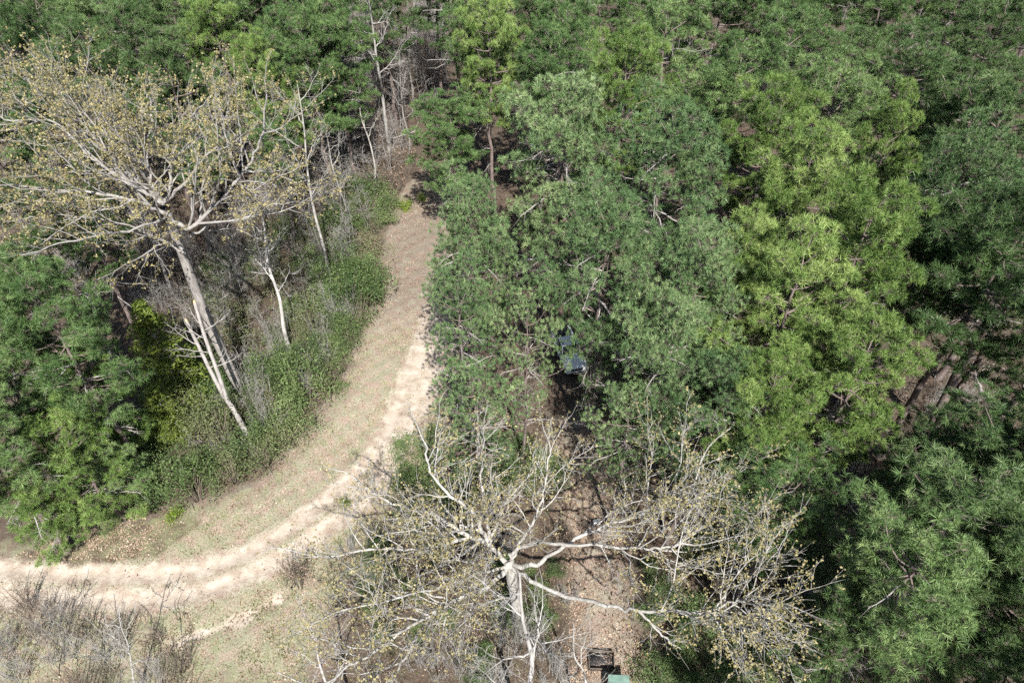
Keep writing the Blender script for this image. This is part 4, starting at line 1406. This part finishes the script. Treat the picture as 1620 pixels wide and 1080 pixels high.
LOGS = [((1420, 760), 40, 4.5, 0.16, "grey fallen log in the gap below the bright pines"), ((1500, 790), -30, 3.2, 0.11, "short fallen log near the lower right pines"),
        ((1545, 600), 75, 4.0, 0.13, "fallen log under the dark leaning trunk"), ((835, 415), 20, 4.2, 0.14, "grey fallen log on red litter among the central pines"),
        ((300, 455), -15, 5.0, 0.16, "fallen grey trunk lying under the tall bare oak"), ((430, 400), 60, 3.6, 0.1, "thin fallen trunk in the grey brush"),
        ((1300, 935), 15, 3.8, 0.13, "dark fallen log in the shade right of the oak"), ((640, 215), 35, 4.0, 0.12, "fallen stem beside the far track's bare trunks"),
        ((1455, 300), -50, 4.6, 0.15, "fallen log in the dark gap beside the bluish pine")]
lg = np.random.default_rng(9)
for (q, a, L, r, lab) in LOGS:
    p = W(*q)
    root = empty("fallen_log", (p[0], p[1], gz(p[0], p[1]) + r * 0.8), R(a))
    tag(root, lab, "fallen log", "fallen logs")
    mb = MB()
    xs_ = np.linspace(-L / 2, L / 2, 9)
    pts = np.column_stack([xs_, lg.normal(size=9) * 0.06, lg.normal(size=9) * 0.03])
    mb.tube(pts, np.linspace(r, r * 0.45, 9), 8)
    mb.tube([pts[0] + (0.01, 0, 0), pts[0] - (0.03, 0, 0)], [r * 0.98, r * 0.7], 8)
    mb.build("stem", M['dead_wood'], root, True)
    for k in range(4):
        i = int(lg.integers(3, 8))
        d = np.array((0.7, lg.normal() * 0.8, abs(lg.normal()) * 0.6 + 0.1))
        mb = MB()
        mb.tube([pts[i], pts[i] + d * 0.4, pts[i] + d * lg.uniform(0.7, 1.2) + lg.normal(size=3) * 0.08], [0.04, 0.03, 0.012], 5, False)
        mb.build("branch_stub", M['dead_wood'], root, True)


# ------------------------------------------------------------------ things people left in the wood
def fin(o, w=0.02, seg=2):
    m = o.modifiers.new("edge", 'BEVEL')
    m.width = w
    m.segments = seg
    return o


M['white_paint'] = plain_mat('white_paint', (0.80, 0.82, 0.84), (0.86, 0.87, 0.88), 3, 0.3, 0.5)
M['dark_glass'] = plain_mat('dark_glass', (0.02, 0.025, 0.03), (0.03, 0.035, 0.04), 3, 0.12, 0.6)
M['tyre'] = plain_mat('tyre', (0.02, 0.02, 0.02), (0.035, 0.035, 0.035), 12, 0.9, 0.2)
M['black_trim'] = plain_mat('black_trim', (0.025, 0.025, 0.028), (0.04, 0.04, 0.043), 8, 0.6, 0.4)
M['steel'] = plain_mat('steel', (0.45, 0.46, 0.47), (0.62, 0.63, 0.64), 6, 0.4, 0.5, 0.6)
M['lamp_lens'] = plain_mat('lamp_lens', (0.7, 0.7, 0.68), (0.8, 0.8, 0.78), 6, 0.15, 0.6)
M['green_metal'] = plain_mat('green_metal', (0.10, 0.175, 0.145), (0.19, 0.28, 0.235), 2.2, 0.55, 0.4, 0.0, 0.1)
M['weathered_board'] = plain_mat('weathered_board', (0.075, 0.058, 0.045), (0.14, 0.115, 0.092), 5, 0.9, 0.2, 0.0, 0.3)

p = W(898, 568)
truck = empty("pickup_truck", (p[0], p[1] + 0.6, gz(p[0], p[1])), R(14))
tag(truck, "white pickup truck half hidden beneath the central pines", "pickup truck")


def prof_solid(prof, half, taper=None):
    """side profile in y,z extruded across x, roof edge drawn in a little"""
    mb = MB()
    n = len(prof)
    vs = []
    for sx in (-1, 1):
        for i, (y, z) in enumerate(prof):
            vs.append((sx * (half if taper is None else taper[i]), y, z))
    q = [(i, (i + 1) % n, (i + 1) % n + n, i + n) for i in range(n)]
    tri = []
    for i in range(1, n - 1):
        tri += [(0, i + 1, i), (n, n + i, n + i + 1)]
    mb.add(vs, tri, q)
    return mb


body = [(-2.7, 0.45), (-2.72, 0.85), (-2.55, 1.02), (-1.25, 1.12), (0.75, 1.12), (2.65, 1.1), (2.7, 0.5)]
fin(prof_solid(body, 0.95).build("body", M['white_paint'], truck), 0.05, 3)
cabp = [(-1.2, 1.10), (-0.55, 1.78), (0.55, 1.80), (0.78, 1.10)]
cab = fin(prof_solid(cabp, 0.8, [0.9, 0.72, 0.72, 0.9]).build("cab", M['white_paint'], truck), 0.06, 3)


def pane(name, corners, par, mat='dark_glass', t=0.02):
    mb = MB()
    c = np.array(corners, float)
    nrm = unit(np.cross(c[1] - c[0], c[2] - c[0]))
    vs = np.vstack([c - nrm * t, c + nrm * t])
    mb.add(vs, None, [(3, 2, 1, 0), (4, 5, 6, 7), (0, 1, 5, 4), (1, 2, 6, 5), (2, 3, 7, 6), (3, 0, 4, 7)])
    return mb.build(name, M[mat], par)


pane("windscreen", [(-0.80, -1.13, 1.17), (0.80, -1.13, 1.17), (0.66, -0.62, 1.71), (-0.66, -0.62, 1.71)], cab)
pane("rear_window", [(0.74, 0.74, 1.22), (-0.74, 0.74, 1.22), (-0.64, 0.60, 1.66), (0.64, 0.60, 1.66)], cab)
for s in (-1, 1):
    pane("side_window", [(s * 0.885, -0.98, 1.17), (s * 0.885, 0.60, 1.17), (s * 0.755, 0.45, 1.68), (s * 0.755, -0.52, 1.68)], cab)
    mb = MB()
    mb.box((s * 0.98, -0.95, 1.22), (0.14, 0.1, 0.16))
    fin(mb.build("wing_mirror", M['black_trim'], truck), 0.02)
    mb = MB()
    mb.box((s * 0.72, -2.70, 0.78), (0.32, 0.08, 0.17))
    fin(mb.build("headlight", M['lamp_lens'], truck), 0.02)
    for yy in (-1.75, 1.65):
        mb = MB()
        a = np.linspace(0, 2 * np.pi, 21)[:-1]
        mb.tube([(s * 0.70, yy, 0.37), (s * 0.72, yy, 0.37), (s * 0.95, yy, 0.37), (s * 0.97, yy, 0.37)], [0.30, 0.37, 0.37, 0.30], 20)
        w = mb.build("wheel", M['tyre'], truck)
        mb = MB()
        mb.tube([(s * 0.96, yy, 0.37), (s * 0.985, yy, 0.37)], [0.22, 0.19], 16)
        mb.build("rim", M['steel'], w)
mb = MB()
mb.box((0, 1.72, 1.115), (1.5, 1.75, 0.05))
mb.build("truck_bed", M['black_trim'], truck)
mb = MB()
mb.box((0, -2.74, 0.55), (1.8, 0.12, 0.16))
fin(mb.build("bumper", M['steel'], truck), 0.03)
mb = MB()
mb.box((0, -2.71, 0.78), (1.05, 0.06, 0.2))
fin(mb.build("grille", M['black_trim'], truck), 0.02)

# the small green-roofed box and the open dark box behind it, bottom edge
p = W(976, 1098)
hut = empty("green_roofed_box", (p[0], p[1], gz(p[0], p[1])), R(-2))
tag(hut, "small box with a flat pale green metal roof at the bottom edge", "box shelter")
mb = MB()
mb.box((0, 0, 0.62), (1.05, 0.9, 1.24))
mb.build("wall", M['weathered_board'], hut)
mb = MB()
xs_ = np.linspace(-0.6, 0.6, 25)
zz_ = 1.27 + 0.018 * (np.arange(25) % 2)
vs = [(x, y, z + dz) for dz in (0, 0.012) for x, z in zip(xs_, zz_) for y in (-0.75, 0.6)]
q = []
for i in range(24):
    a = i * 2
    q += [(a + 50, a + 52, a + 53, a + 51), (a, a + 1, a + 3, a + 2)]
mb.add(vs, None, q)
mb.build("roof", M['green_metal'], hut)
p = W(951, 1046)
bx = empty("open_timber_box", (p[0], p[1], gz(p[0], p[1])), R(-2))
tag(bx, "open dark timber-edged box behind the pale green roof", "timber box")
mb = MB()
mb.box((0, 0, 0.03), (1.45, 1.0, 0.05))
mb.build("dark_inside_panel", M['black_trim'], bx)  # black sheet: the shade inside the opening put into its colour
for c, s in (((0, 0.52, 0.15), (1.5, 0.06, 0.3)), ((0, -0.52, 0.15), (1.5, 0.06, 0.3)), ((-0.75, 0, 0.145), (0.06, 0.97, 0.29)), ((0.75, 0, 0.145), (0.06, 0.97, 0.29))):
    mb = MB()
    mb.box(c, s)
    mb.build("side_board", M['weathered_board'], bx)

# the little grey metal rack in the oak's right-hand twigs
p = W(938, 828)
rk = empty("metal_rack", (p[0], p[1], gz(p[0], p[1])), R(8))
tag(rk, "small grey metal box with a fan of thin rods among the leaves", "metal rack")
mb = MB()
mb.box((0.25, 0, 0.35), (0.5, 0.34, 0.3))
fin(mb.build("box", M['steel'], rk), 0.03)
for k in range(9):
    a = R(180 + (k - 4) * 9)
    mb = MB()
    mb.tube([(0, 0, 0.35), (1.15 * math.cos(a), 1.15 * math.sin(a), 0.22)], [0.014, 0.011], 5)
    mb.build("rod", M['black_trim'], rk)
for sx in (0.05, 0.45):
    for sy in (-0.13, 0.13):
        mb = MB()
        mb.tube([(sx, sy, -0.05), (sx, sy, 0.22)], [0.018, 0.018], 6)
        mb.build("leg", M['black_trim'], rk)
tot = sum(len(m.polygons) for m in bpy.data.meshes)
print("polys", tot, "objects", len(bpy.data.objects))
